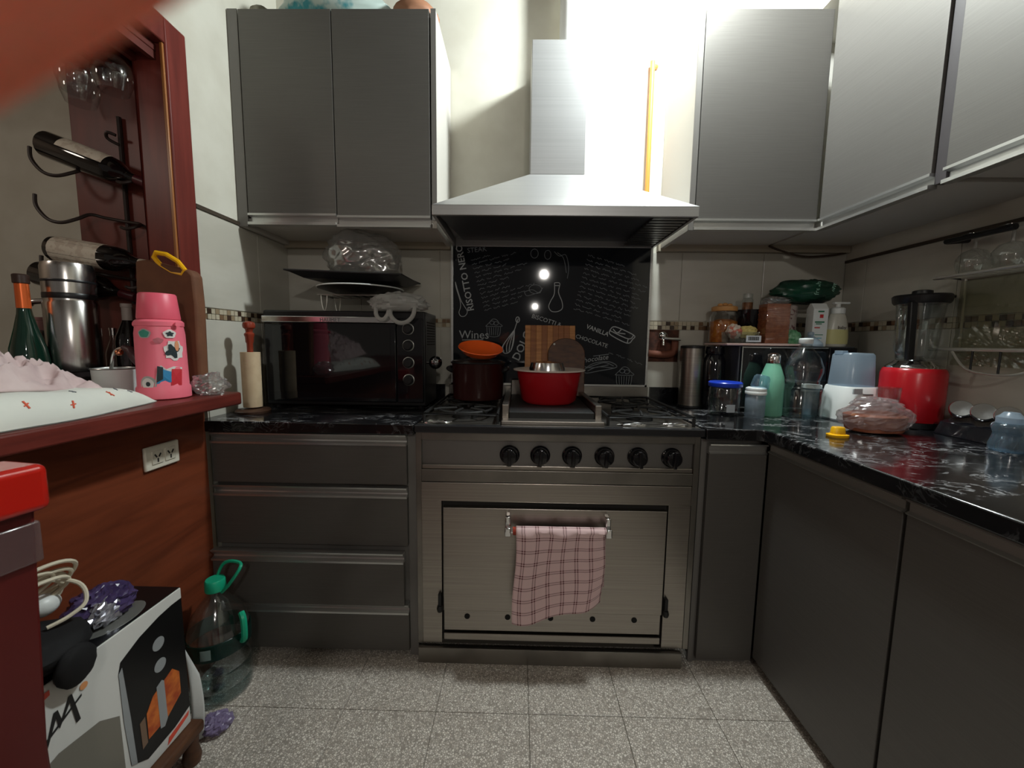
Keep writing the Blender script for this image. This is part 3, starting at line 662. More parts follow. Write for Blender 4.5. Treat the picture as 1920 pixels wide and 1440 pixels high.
dish = mat('dark_dish', hexc(40, 38, 36), .35)
t = thing('dinner_plate', 'shallow grey plate with a pale rim on the wire rack, under the black tray', 'plate', (-.72, 1.84, z0+.079))
mk('plate', MB().lathe([(0, z0+.082), (.09, z0+.082), (.10, z0+.079), (.165, z0+.098), (.185, z0+.104), (.185, z0+.107), (.16, z0+.103), (.10, z0+.088), (0, z0+.087)], 40, T(-.72, 1.845, 0)), dish, t)
mk('pale_rim', MB().tube([(-.72+.185*math.cos(2*PI*k/48), 1.845+.185*math.sin(2*PI*k/48), z0+.1055) for k in range(48)], .003, 6, True), white_p, t)
M_ = T(-.735, 1.845, z0+.133) @ Ry(.030) @ Rx(.02) @ Matrix.Scale(.92, 4)
mb = MB().add([(-.20, -.13, 0), (.20, -.13, 0), (.20, .13, 0), (-.20, .13, 0), (-.265, -.175, .028), (.265, -.175, .028), (.265, .175, .028), (-.265, .175, .028)], [(0, 3, 2, 1), (0, 1, 5, 4), (1, 2, 6, 5), (2, 3, 7, 6), (3, 0, 4, 7)], M_)
mb.tube([M_ @ Vector(p) for p in ((-.265, -.175, .028), (.265, -.175, .028), (.265, .175, .028), (-.265, .175, .028))], .004, 6, True)
single('baking_tray', mb, mat('tray_black', (.016, .016, .017), .4), 'wide black flared baking tray on top of the grey plate', 'tray', smooth=20)
def bag(name, c, rad, seed, m, label, cat, amp=.32, f=2., flat=None, seg=36, rings=24, smooth=35): return single(name, crumple(c, rad, seed, amp, f, seg, rings, flat=flat), m, label, cat, smooth=smooth)
bag('plastic_bag', (-.70, 1.83, z0+.235), (.150, .10, .108), 3, bagm, 'crinkled clear plastic bag puffed up on the black baking tray', 'bag', .34, 1.5, flat=z0+.142, seg=60, rings=44, smooth=60)
mb = crumple((-.52, 1.735, z0+.030), (.115, .055, .045), 11, .42, 2.0, 44, 28, flat=z0+.002)
white_bag = clear('white_bag', (.8, .8, .8), .2, .4, .3, .62, hexc(214, 214, 210))
bg = single('carrier_bag', mb, white_bag, 'thin white carrier bag slumped over the top right of the countertop oven', 'bag', smooth=30)
for c, rx, rz_ in (((-.575, 1.69, z0-.010), .026, .034), ((-.49, 1.685, z0-.016), .048, .042)):
    mk('bag_handle', MB().tube(smoothpts([(c[0]-rx, c[1]+.02, c[2]+rz_+.015), (c[0]-rx, c[1], c[2]), (c[0]-rx*.4, c[1]-.006, c[2]-rz_*.75), (c[0]+rx*.4, c[1]-.006, c[2]-rz_*.75), (c[0]+rx, c[1], c[2]), (c[0]+rx*1.05, c[1]+.02, c[2]+rz_+.015)], 5), [.009]*26, 8), white_bag, bg)
# paper towel holder
t = thing('paper_roll_holder', 'turned red wooden paper towel holder with a nearly bare roll', 'paper towel holder', (-1.075, 1.59, ZW))
hx, hy = -1.075, 1.59
hw = mat('holder_red_wood', hexc(140, 54, 34), .35, coat=.2)
mk('base', MB().lathe([(0, ZW), (.062, ZW), (.064, ZW+.008), (.058, ZW+.014), (.02, ZW+.018), (0, ZW+.018)], 32, T(hx, hy, 0)), mat('holder_base', hexc(74, 52, 40), .35), t)
mk('spindle', MB().lathe([(.011, ZW+.018), (.011, 1.20), (.014, 1.205), (.015, 1.225), (.018, 1.232), (.018, 1.238), (.012, 1.244), (.014, 1.256), (.021, 1.262), (.0225, 1.272), (.020, 1.282), (.010, 1.287), (0, 1.288)], 24, T(hx, hy, 0)), hw, t)
mk('roll', MB().lathe([(.021, .945), (.034, .945), (.035, 1.165), (.021, 1.165)], 28, T(hx, hy, 0)), mat('roll_card', hexc(206, 184, 152), .9, 0, hexc(196, 172, 140), (30, 30, 30)), t)

# ================================================================ ON THE STOVE
t = thing('stock_pot', 'dark maroon stock pot with black side handles on the left burners', 'pot', (-.19, 1.78, .963))
pm = mat('maroon_enamel', hexc(50, 18, 16), .3, coat=.2)
mk('pot', MB().lathe([(0, .963), (.098, .963), (.110, .97), (.116, 1.12), (.121, 1.126), (.116, 1.128), (.106, 1.12), (.102, .975), (0, .97)], 40, T(-.18, 1.78, 0)), pm, t)
mk('rim_band', MB().tube([(-.18+.1185*math.cos(2*PI*k/40), 1.78+.1185*math.sin(2*PI*k/40), 1.127) for k in range(40)], .0035, 6, True), blk, t)
for s in (-1, 1): mk('side_handle', MB().tube(smoothpts([(-.18+s*.108, 1.75, 1.09), (-.18+s*.126, 1.745, 1.10), (-.18+s*.130, 1.78, 1.10), (-.18+s*.126, 1.815, 1.10), (-.18+s*.108, 1.81, 1.09)], 5), .010, 8), blk, t)
mk('lid', MB().lathe([(.115, 1.131), (.112, 1.135), (.08, 1.142), (.05, 1.146), (0, 1.147)], 40, T(-.18, 1.78, 0)), mat('pot_lid', hexc(44, 34, 32), .25, .3), t)
t = thing('orange_bowl', 'orange glazed bowl lying tilted on the dark pot', 'bowl', (-.17, 1.74, 1.15))
M_ = T(-.168, 1.745, 1.158) @ Rx(.30) @ Ry(.10)
mk('bowl', MB().lathe([(0, 0), (.045, 0), (.075, .012), (.094, .034), (.097, .036), (.095, .039), (.073, .020), (.04, .010), (0, .010)], 40, M_), orange_g, t)
mk('foot_ring', MB().lathe([(.043, -.006), (.047, -.006), (.047, .002), (.043, .002)], 32, M_), mat('glaze_dark', hexc(110, 90, 80), .4), t)
gz = .958
t = thing('red_basin', 'red enamel basin with a pale rim on the central griddle', 'basin', (.133, 1.745, gz))
mk('bowl', MB().lathe([(0, gz+.002), (.105, gz+.002), (.118, gz+.014), (.140, gz+.135), (.143, gz+.140), (.134, gz+.135), (.110, gz+.02), (0, gz+.012)], 48, T(.133, 1.745, 0)), red_plast, t)
mk('rim', MB().lathe([(.138, gz+.138), (.155, gz+.141), (.156, gz+.145), (.150, gz+.147), (.134, gz+.142)], 48, T(.133, 1.745, 0)), mat('rim_enamel', hexc(222, 208, 198), .3), t)
t = thing('steel_bowl', 'upturned steel bowl inside the red basin', 'bowl', (.125, 1.73, gz+.06))
mk('bowl', MB().lathe([(.078, gz+.075), (.081, gz+.078), (.076, gz+.150), (.068, gz+.176), (.03, gz+.182), (0, gz+.183)], 40, T(.122, 1.715, 0)), steel_p, t)
t = thing('cutting_board', 'striped bamboo cutting board standing behind the red basin against the splashback', 'cutting board', (.154, 1.94, gz))
M_ = T(.154, 1.940, gz+.003) @ Rx(-.235)
st_ = [bamboo, bamboo2]
n = 9; w_ = .248/n
for k in range(n): mk('stave', MB().box(-.124+k*w_+.0003, -.124+(k+1)*w_-.0003, -.008, .008, 0, .350, M_), st_[k % 2 if k not in (3, 6) else 1], t, bevel=.001, smooth=0)
mb = MB(); M_ = T(.232, 1.921, gz+.003) @ Rx(-.225) @ Matrix.Scale(1.08, 4)
pol = [(-.078, 0), (.078, 0), (.084, .19)]+[(.084*math.cos(a), .19+.075*math.sin(a)) for a in [PI*k/14 for k in range(1, 14)]]+[(-.084, .19)]
mb.prism(pol, -.007, .007, M_ @ Rx(PI/2))
t = thing('serving_board', 'dark brown round-topped wooden board leaning on the bamboo board', 'cutting board', (.232, 1.92, gz))
mk('board', mb, brown_w, t, bevel=.003)
mk('hanging_eye', MB().lathe([(.005, 0), (.005, .003), (0, .003)], 12, M_ @ T(-.055, -.0075, .235) @ Rx(PI/2)), chrome, t)

# ================================================================ RIGHT WORKTOP
def lath(name, label, cat, x, y, parts, z=ZW, seg=32):
    t = thing(name, label, cat, (x, y, z))
    for p in parts:
        mk(p[0], MB().lathe([(r, z+h) for r, h in p[1]], seg, T(x, y, 0)), p[2], t, label=p[3] if len(p) > 3 else None)
    return t
lath('steel_canister', 'tall brushed steel canister with a black lid and base right of the stove', 'canister', .815, 1.90, [
    ('body', [(.052, .012), (.0525, .278), (.050, .28)], steel), ('base_ring', [(.050, 0), (.055, .002), (.055, .012), (.05, .013)], blk), ('lid', [(.053, .279), (.053, .288), (.046, .292), (0, .293)], blk)])
lath('vacuum_flask', 'glossy black flask standing between the steel canister and the microwave', 'flask', .905, 1.87, [
    ('body', [(0, 0), (.046, 0), (.048, .004), (.048, .22), (.036, .25), (.034, .255)], blk_g), ('cup_lid', [(.040, .254), (.041, .258), (.038, .288), (.03, .293), (0, .294)], blk_g)])
# microwave
mx0, mx1, my, mz0, mz1 = .972, 1.476, 1.79, .934, 1.216
t = thing('microwave', 'black microwave oven with a mirror-dark door on the right worktop, things piled on it', 'microwave', (1.21, 1.88, ZW))
mk('body', box(mx0, mx1, my, 2.02, mz0, mz1), mat('microwave_case', hexc(58, 60, 64), .45), t, bevel=.004)
d = mk('door', box(mx0+.004, 1.35, my-.018, my-.002, mz0+.006, mz1-.004), mat('microwave_door', (.008, .009, .011), .04, coat=.6), t, bevel=.003)
mk('door_trim', MB().box(mx0+.003, mx0+.007, my-.020, my-.017, mz0+.006, mz1-.004).box(mx0+.007, 1.345, my-.020, my-.017, mz1-.009, mz1-.005).box(mx0+.007, 1.345, my-.020, my-.017, mz0+.008, mz0+.012), alu, d, smooth=0)
mk('control_panel', box(1.353, mx1-.004, my-.018, my-.002, mz0+.006, mz1-.004), blk_g, t, bevel=.003)
for k in range(2): mk('button', MB().lathe([(.011, 0), (.010, .004), (0, .005)], 16, axis((1.40, my-.018, 1.0+k*.05), (0, -1, 0))), blk, t)
for x in (mx0+.04, mx1-.04):
    for y in (my+.03, 1.99): mk('foot', MB().lathe([(.012, ZW), (.013, mz0)], 12, T(x, y, 0)), blk, t)
zm = mz1
# pile on the microwave
tr = thing('serving_tray', 'thin pale pink tray on the left half of the microwave', 'tray', (1.08, 1.86, zm))
mk('tray', box(.912, 1.235, 1.78, 2.0, zm, zm+.010), mat('pale_pink', hexc(216, 186, 178), .4), tr, bevel=.003)
zt = zm+.010
t = thing('storage_jar', 'glass jar of amber food with a wooden lid at the back of the microwave', 'jar', (.925, 1.95, zt))
mk('jar', MB().lathe([(0, zt), (.058, zt), (.062, zt+.006), (.062, zt+.125), (.05, zt+.14), (.05, zt+.148)], 32, T(.968, 1.935, 0)), glass, t)
mk('contents', MB().lathe([(0, zt+.004), (.056, zt+.004), (.058, zt+.01), (.058, zt+.10), (.03, zt+.112), (0, zt+.11)], 32, T(.968, 1.935, 0)), amber, t)
mk('lid', MB().lathe([(.054, zt+.149), (.056, zt+.152), (.056, zt+.168), (.048, zt+.172), (0, zt+.172)], 32, T(.968, 1.935, 0)), mat('lid_wood', hexc(206, 152, 92), .5), t)
for k in range(3): mk('lid_nut', MB().ball((.945+k*.022, 1.93, zt+.178+.003*(k % 2)), (.012, .012, .008), 12, 8), mat('lid_wood', hexc(206, 152, 92)), t)
t = thing('food_container', 'clear plastic tub with packets inside and a barcode label on the microwave tray', 'container', (.99, 1.81, zt))
mk('tub', MB().lathe([(.07, zt+.001), (.088, zt+.002), (.094, zt+.05), (.092, zt+.05), (.086, zt+.006), (.07, zt+.004)], 4, T(.99, 1.825, 0) @ Matrix.Scale(.55, 4, (0, 1, 0)) @ Rz(PI/4)), plast, t, smooth=0)
mk('packet', crumple((.965, 1.83, zt+.053), (.030, .026, .030), 5, .4), mat('red_white_packet', hexc(214, 120, 100), .5, 0, hexc(226, 214, 200), (40, 40, 40), .48, .52), t, smooth=0)
mk('packet', crumple((1.025, 1.835, zt+.050), (.038, .028, .026), 8, .4), mat('yellow_packet', hexc(222, 206, 130), .5), t, smooth=0)
lb = mk('barcode_label', box(.995, 1.06, 1.7835, 1.7845, zt+.006, zt+.034), mat('label_white', hexc(220, 226, 232), .6), t, smooth=0)
mb = MB(); x = 1.004
for k in range(16): mb.box(x, x+(.0012, .0022)[k % 2], 1.7828, 1.7836, zt+.013, zt+.029); x += (.0028, .0036, .0024)[k % 3]
mk('bars', mb, dark_gap, lb, smooth=0, kind='stuff')
t = thing('black_bowl', 'black bowl behind the clear tub on the microwave', 'bowl', (1.05, 1.925, zt))
mk('bowl', MB().lathe([(0, zt), (.03, zt), (.034, zt+.008), (.058, zt+.06), (.066, zt+.155), (.063, zt+.155), (.052, zt+.06), (0, zt+.015)], 32, T(1.088, 1.925, 0)), blk_g, t)
t = thing('spice_bottle', 'small clear bottle of brown spice standing in the black bowl', 'bottle', (1.03, 1.93, zt+.15))
mk('bottle', MB().lathe([(0, zt+.02), (.024, zt+.02), (.024, zt+.20), (.019, zt+.21)], 20, T(1.068, 1.925, 0)), plast, t)
mk('spice', MB().lathe([(0, zt+.022), (.022, zt+.022), (.022, zt+.19), (0, zt+.19)], 20, T(1.068, 1.925, 0)), mat('brown_spice', hexc(160, 100, 54), .8, 0, hexc(120, 70, 36), (90, 90, 90)), t)
mk('cap', MB().lathe([(.021, zt+.21), (.021, zt+.228), (.018, zt+.231), (0, zt+.231)], 20, T(1.068, 1.925, 0)), plast, t)
t = thing('cracker_pack', 'upright stack of brown crackers in clear wrapping on the microwave tray', 'crackers', (1.135, 1.82, zt))
crk = mat('cracker', hexc(176, 106, 70), .8, 0, hexc(140, 76, 46), (60, 60, 60)); ck0 = None
for k in range(22):
    o = mk('cracker', box(-.050, .050, -.032, .032, 0, .0072), crk, t, off=Vector((0, 0, 0)), smooth=0) if ck0 is None else inst(ck0, t, (0, 0, 0))
    ck0 = ck0 or o
    o.location = Vector((1.132+random.uniform(-.0015, .0015), 1.823, zt+.002+k*.0078))-Vector((1.135, 1.82, zt))
mb = MB().box(1.080, 1.184, 1.789, 1.857, zt+.0005, zt+.176)
mk('wrapper', mb, clear('wrapper_film', (.92, .92, .92), .25, .6, .1), t, bevel=.003)
mk('wrapper_end', crumple((1.132, 1.823, zt+.186), (.050, .030, .018), 4, .6, 3), bagm, t, smooth=0)
lath('speckled_canister', 'pale speckled canister at the back right of the microwave, under the green bag', 'canister', 1.262, 1.95, [
    ('body', [(0, 0), (.046, 0), (.047, .003), (.047, .185), (.045, .188), (0, .188)], mat('speckle', hexc(190, 176, 168), .7, 0, hexc(120, 82, 84), (70, 70, 70), .58, .62))], z=zm)
t = thing('milk_carton', 'tall narrow white carton with green and red print beside the pump bottle', 'carton', (1.33, 1.83, zm))
M_ = T(1.326, 1.83, zm) @ Rz(-.12)
mk('carton', MB().box(-.030, .030, -.028, .028, 0, .165, M_).add([(-.030, -.028, .165), (.030, -.028, .165), (.030, .028, .165), (-.030, .028, .165), (-.03, -.006, .19), (.03, -.006, .19), (.03, .006, .19), (-.03, .006, .19)], [(0, 1, 5, 4), (1, 2, 6, 5), (2, 3, 7, 6), (3, 0, 4, 7), (4, 5, 6, 7)], M_), white_p, t, bevel=.001, smooth=0)
gm = mat('print_green', hexc(40, 120, 84), .6); rm = mat('print_red', hexc(190, 50, 50), .6)
def patch(p, x0, x1, z0_, z1_, m, nm='print'): mk(nm, MB().box(x0, x1, -.0292, -.0284, z0_, z1_, M_), m, p, smooth=0)
for k, (a, b_, c, dd, m) in enumerate(((-.012, .012, .150, .156, gm), (-.004, .010, .125, .14, rm), (-.022, .016, .104, .110, gm), (-.018, .006, .097, .101, gm), (-.022, .0, .080, .085, rm), (-.018, .014, .05, .053, gm), (-.018, .010, .035, .039, mat('print_blue', hexc(110, 180, 200), .6)))): patch(t, a, b_, c, dd, m)
t = thing('pump_bottle', 'white lotion pump bottle with a yellow label on the right end of the microwave', 'bottle', (1.415, 1.83, zm))
ov = T(1.415, 1.83, zm) @ Matrix.Scale(.62, 4, (0, 1, 0))
mk('bottle', MB().lathe([(0, 0), (.042, 0), (.047, .006), (.050, .04), (.048, .08), (.040, .12), (.032, .142), (.029, .146)], 32, ov), mat('lotion_white', hexc(206, 204, 192), .3), t)
mk('collar', MB().lathe([(.0275, .146), (.0275, .168), (.020, .174), (0, .175)], 24, T(1.415, 1.83, zm)), white_p, t)
mk('pump_head', MB().lathe([(.009, .174), (.009, .19)], 12, T(1.415, 1.83, zm)).box(-.022, .046, -.010, .010, .188, .197, T(1.415, 1.83, zm)), white_p, t, bevel=.003)
lb = mk('label', MB().lathe_open([(.0506, .012), (.0512, .04), (.0488, .076)], 32, ov), mat('label_yellow', hexc(206, 200, 140), .5), t)
text('lettering', 'baby', .020, T(1.397, 1.83-.0332, zm+.078) @ FRONT, mat('print_brown', hexc(90, 80, 70), .6), t)
t = bag('green_bag', (1.312, 1.90, zm+.250), (.140, .075, .052), 21, mat('dark_green_film', hexc(20, 78, 56), .3, 0, hexc(26, 50, 40), (7, 7, 7)), 'dark green plastic bag with white lettering slumped on the canister and carton', 'bag', .28, 1.8)
text('lettering', 'fresh', .030, T(1.318, 1.822, zm+.225) @ FRONT @ Rz(PI/2*.93), mat('print_pale', hexc(150, 196, 176), .6), t)
text('lettering', 'mint', .030, T(1.388, 1.836, zm+.226) @ FRONT @ Rz(PI/2*.8), MATS['print_pale'], t)
t = bag('green_wrapper', (1.222, 1.83, zm+.034), (.036, .028, .034), 31, mat('pale_green_wrap', hexc(150, 200, 160), .35, 0, hexc(60, 140, 90), (30, 30, 30)), 'crumpled pale green wrapper beside the brown crackers', 'wrapper', .4, 2.4)
lath('jug_lid', 'pale domed lid with a knob at the front of the microwave top', 'lid', 1.285, 1.80, [
    ('dome', [(.046, 0), (.048, .004), (.046, .014), (.024, .036), (.012, .044)], frost), ('knob', [(.008, .044), (.013, .052), (.011, .062), (0, .065)], frost)], z=zm)
# front row on the worktop
t = thing('blue_lidded_jar', 'squat clear plastic jar with a blue screw lid near the stove', 'jar', (.875, 1.70, ZW))
mk('jar', MB().lathe([(0, 0), (.056, 0), (.060, .005), (.061, .112), (.056, .122)], 36, T(.875, 1.70, ZW)), plast, t)
mk('lid', MB().lathe([(.0645, .122), (.0655, .125), (.0655, .138), (.062, .142), (0, .143)], 36, T(.875, 1.70, ZW)), blue_lid, t)
mk('label', MB().box(-.020, .014, -.0622, -.0615, .02, .052, T(.875, 1.70, ZW)), mat('label_grey', hexc(160, 166, 170), .6), t, smooth=0)
t = thing('baby_bottle', 'small feeding bottle with a tilted pale blue cap, in front of the mint bottle', 'bottle', (.985, 1.665, ZW))
mk('bottle', MB().lathe([(0, 0), (.034, 0), (.037, .004), (.037, .088), (.033, .096)], 28, T(.985, 1.665, ZW)), frost, t)
mk('screw_ring', MB().lathe([(.039, .094), (.040, .097), (.040, .106), (.038, .109), (.039, .112), (.038, .120), (.030, .124)], 28, T(.985, 1.665, ZW)), white_p, t)
mk('cap', MB().lathe([(.033, 0), (.034, .004), (.030, .042), (.024, .052), (0, .055)], 28, T(.997, 1.665, ZW+.122) @ Ry(.22)), bluebot, t)
t = thing('steel_bottle', 'mint green steel water bottle with a chrome cap in front of the microwave', 'bottle', (1.075, 1.71, ZW))
mk('body', MB().lathe([(0, 0), (.043, 0), (.046, .004), (.046, .135), (.043, .165), (.032, .20), (.026, .218), (.0255, .222)], 36, T(1.075, 1.71, ZW)), mint, t)
mk('cap', MB().lathe([(.0265, .223), (.027, .226), (.027, .252), (.024, .258), (.012, .264), (0, .265)], 28, T(1.075, 1.71, ZW)), chrome, t)
t = thing('water_bottle', 'large clear waisted bottle half full of water in front of the microwave', 'bottle', (1.185, 1.69, ZW))
mk('bottle', MB().lathe([(0, .004), (.05, 0), (.066, .006), (.067, .118), (.060, .128), (.052, .14), (.051, .155), (.060, .19), (.060, .21), (.048, .25), (.024, .285), (.020, .29), (.020, .305)], 40, T(1.172, 1.665, ZW), sq=.15), plast, t)
mk('water', MB().lathe([(0, .005), (.062, .007), (.0645, .01), (.0645, .116), (0, .116)], 40, T(1.172, 1.665, ZW), sq=.15), water, t)
mk('cap', MB().lathe([(.023, .305), (.025, .308), (.025, .324), (.022, .327), (0, .328)], 28, T(1.172, 1.665, ZW)), white_p, t)
mk('neck_ring', MB().lathe([(.021, .292), (.025, .293), (.025, .297), (.021, .298)], 28, T(1.172, 1.665, ZW)), plast, t)
t = thing('measuring_cup', 'white plastic cup behind the clear water bottle', 'cup', (1.262, 1.725, ZW))
mk('cup', MB().lathe([(0, 0), (.026, 0), (.030, .12), (.034, .125), (.032, .127), (.027, .12), (.024, .006), (0, .006)], 28, T(1.247, 1.715, ZW)), frost, t)
mk('rim', MB().lathe([(.030, .118), (.036, .119), (.036, .133), (.030, .134)], 28, T(1.247, 1.715, ZW)), white_p, t)
# bottle warmer
t = thing('bottle_warmer', 'white baby bottle warmer with a round dial and a frosted hood', 'bottle warmer', (1.352, 1.645, ZW))
M_ = T(1.352, 1.645, ZW)
mk('base', MB().lathe([(0, 0), (.085, 0), (.090, .006), (.084, .06), (.074, .132), (.070, .138), (0, .138)], 40, M_, sq=.12), white_p, t)
mk('foot_band', MB().lathe([(.088, -.0), (.0915, .001), (.0915, .007), (.088, .008)], 40, M_, sq=.12), mat('grey_band', hexc(120, 124, 126), .5), t)
mk('hood', MB().lathe([(.066, .139), (.066, .15), (.060, .262), (.054, .27), (0, .272)], 40, M_, sq=.12), frost, t)
mk('hood_tab', MB().box(-.062, -.038, -.020, .02, .264, .279, M_), frost, t, bevel=.002)
mk('badge', MB().box(-.052, -.018, -.082, -.076, .112, .134, M_ @ Rx(.0)), mat('grey_badge', hexc(170, 176, 178), .4), t, bevel=.001)
mk('brand_line', MB().box(-.012, .026, -.0795, -.0755, .1085, .1125, M_), mat('print_dark', (.12, .12, .12)), t, smooth=0)
dl = mk('dial', MB().lathe([(.030, 0), (.030, .010), (.026, .014), (0, .015)], 28, axis((1.352-.022, 1.645-.088, ZW+.042), (0, -1, .08))), white_p, t)
mk('dial_ring', MB().tube([Vector((1.330+.031*math.cos(2*PI*k/28), 1.556, ZW+.042+.031*math.sin(2*PI*k/28))) for k in range(28)], .0025, 6, True), MATS['grey_band'], dl)
# bagged tub
t = thing('bagged_food_tub', 'tub of brown food wrapped in a clear bag, in front of the red blender', 'food tub', (1.245, 1.40, ZW))
M_ = T(1.245, 1.40, ZW) @ Matrix.Scale(.72, 4, (0, 1, 0))
mk('food', MB().lathe([(0, .006), (.078, .006), (.082, .012), (.090, .060), (.056, .072), (0, .075)], 32, M_, sq=.1), mat('brown_food', hexc(176, 110, 84), .6, 0, hexc(150, 84, 58), (24, 24, 24)), t)
mk('bag', crumple((1.245, 1.40, ZW+.052), (.108, .080, .056), 17, .22, 2.4, 44, 28, flat=ZW+.001), clear('pinkish_bag', (.86, .84, .84), .4, .8, .15, .18, hexc(216, 200, 200)), t, smooth=0)
mk('bag_knot', crumple((1.24, 1.40, ZW+.100), (.066, .046, .020), 23, .5, 2.6, 28, 16), MATS['pinkish_bag'], t, smooth=0)
t = thing('glass_cup', 'clear glass cup standing between the bagged tub and the red blender', 'glass', (1.355, 1.475, ZW))
mk('cup', MB().lathe([(.0, 0), (.026, 0), (.028, .004), (.036, .15), (.034, .15), (.026, .008), (0, .006)], 32, T(1.352, 1.475, ZW)), glass, t)
# yellow cap thing
t = thing('yellow_cap', 'small yellow plastic cap lying alone on the right worktop', 'cap', (1.055, 1.31, ZW))
mk('cap', MB().lathe([(.030, 0), (.031, .003), (.031, .008), (.021, .011), (.019, .030), (.016, .033), (0, .034)], 24, T(1.055, 1.315, ZW) @ Matrix.Scale(.75, 4, (0, 1, 0)), sq=.1), yellow, t)
# blender
t = thing('blender', 'red countertop blender with a tall clear jug and black lid', 'blender', (1.485, 1.53, ZW))
bx, by = 1.485, 1.53
mk('foot', MB().lathe([(.088, 0), (.093, .003), (.093, .022), (.090, .024)], 40, T(bx, by, ZW)), blk, t)
mk('base', MB().lathe([(.092, .024), (.094, .03), (.094, .20), (.089, .215), (.084, .22)], 48, T(bx, by, ZW)), red_plast, t)
mk('chrome_collar', MB().lathe([(.084, .219), (.082, .226), (.066, .238), (.058, .246), (0, .247)], 40, T(bx, by, ZW)), chrome, t)
mk('jug', MB().lathe([(.052, .248), (.055, .25), (.068, .45), (.076, .468), (.074, .468), (.066, .45), (.053, .256)], 40, T(bx, by, ZW)), glass, t)
mk('blade_hub', MB().lathe([(.03, .247), (.02, .262), (0, .264)], 20, T(bx, by, ZW)).box(-.03, .03, -.005, .005, .262, .265, T(bx, by, ZW)), steel_p, t)
mk('jug_spine', MB().box(-.012, .012, -.01, .006, .25, .46, T(bx-.046, by-.036, ZW) @ Ry(-.045)), blk, t, bevel=.003)
mk('handle', MB().tube(smoothpts([(bx-.066, by-.02, ZW+.44), (bx-.096, by-.03, ZW+.43), (bx-.104, by-.032, ZW+.36), (bx-.096, by-.03, ZW+.285), (bx-.060, by-.02, ZW+.27)], 6), .010, 10), glass, t)
mk('lid', MB().lathe([(.075, .455), (.080, .462), (.083, .482), (.078, .488), (.03, .49), (.028, .503), (.02, .506), (0, .506)], 40, T(bx, by, ZW)).box(.05, .104, -.02, .02, .478, .487, T(bx, by, ZW)), blk, t)
# spice rack with tilted canisters
t = thing('spice_rack', 'low black rack against the right wall holding the tilted spice canisters', 'rack', (1.53, 1.27, ZW))
mk('body', MB().add([(1.45, 1.17, ZW), (1.58, 1.17, ZW), (1.58, 1.40, ZW), (1.45, 1.40, ZW), (1.47, 1.17, ZW+.045), (1.58, 1.17, ZW+.075), (1.58, 1.40, ZW+.075), (1.47, 1.40, ZW+.045)], [(0, 3, 2, 1), (4, 5, 6, 7), (0, 1, 5, 4), (1, 2, 6, 5), (2, 3, 7, 6), (3, 0, 4, 7)]), blk_g, t, bevel=.003, smooth=0)
ca = None
for k, y in enumerate((1.365, 1.30, 1.235)):
    lb_ = ('metal-lidded spice canister in the black rack, nearest the blender', 'metal-lidded spice canister in the middle of the black rack', 'metal-lidded spice canister in the black rack, nearest the camera')[k]
    if ca is None:
        ca = thing('spice_canister', lb_, 'canister', (0, 0, 0), 'spice canisters in the black rack', local=True)
        A = axis((0, 0, 0), (-.62, -.52, .42))
        mk('jar', MB().lathe([(0, -.075), (.026, -.075), (.027, -.07), (.027, -.005)], 24, A), glass, ca)
        mk('lid', MB().lathe([(.0285, -.006), (.030, -.003), (.030, .012), (.027, .016), (.010, .0145), (0, .014)], 28, A), steel_p, ca)
        c = ca
    else: c = dup(ca, (0, 0, 0), None, lb_)
    c.location = (1.50, y, ZW+.088)
t = thing('baby_bottle', 'pale blue waisted feeding bottle at the right edge, in front of the spice rack', 'bottle', (1.42, 1.16, ZW))
M_ = T(1.425, 1.165, ZW) @ Matrix.Scale(.86, 4)
mk('bottle', MB().lathe([(0, .002), (.038, 0), (.045, .006), (.045, .022), (.038, .05), (.037, .06), (.044, .082), (.040, .092), (.032, .097)], 32, M_), bluebot, t)
mk('collar', MB().lathe([(.034, .096), (.034, .115), (.026, .121), (.018, .132), (0, .134)], 28, M_), frost, t)
# wall rack on the right wall
t = thing('wall_shelf_rack', 'wire wall rack on the right wall with glasses on its upper shelf', 'rack', (1.57, 1.25, 1.21))
mk('upright', MB().tube([(1.588, 1.478, 1.205), (1.580, 1.478, 1.462)], .004, 8), wire, t)
mk('upright', MB().tube([(1.588, 1.02, 1.205), (1.580, 1.02, 1.462)], .004, 8), wire, t)
mk('shelf_frame', MB().tube([(1.585, 1.495, 1.464), (1.485, 1.495, 1.464), (1.485, 1.0, 1.464), (1.585, 1.0, 1.464)], .005, 8, True), wire, t)
for k in range(12): mk('shelf_wire', MB().tube([(1.485, 1.47-k*.04, 1.464), (1.585, 1.47-k*.04, 1.464)], .0022, 5), wire, t)
mk('lower_rail', MB().tube([(1.545, 1.54, 1.213), (1.545, .95, 1.213)], .0065, 8), wire, t)
mk('basket_wire', MB().tube(smoothpts([(1.545, 1.46, 1.205), (1.53, 1.40, 1.15), (1.53, 1.34, 1.135), (1.53, 1.26, 1.138), (1.545, 1.20, 1.17), (1.545, 1.16, 1.205)], 6), .004, 8), wire, t)
for y in (1.395, 1.315): mk('basket_stay', MB().tube([(1.545, y, 1.21), (1.531, y-.012, 1.137)], .003, 6), blk, t)
mk('hook_bar', MB().tube([(1.594, 1.50, 1.60), (1.52, 1.50, 1.594), (1.52, 1.30, 1.592)], .010, 8), blk, t)
gl = None
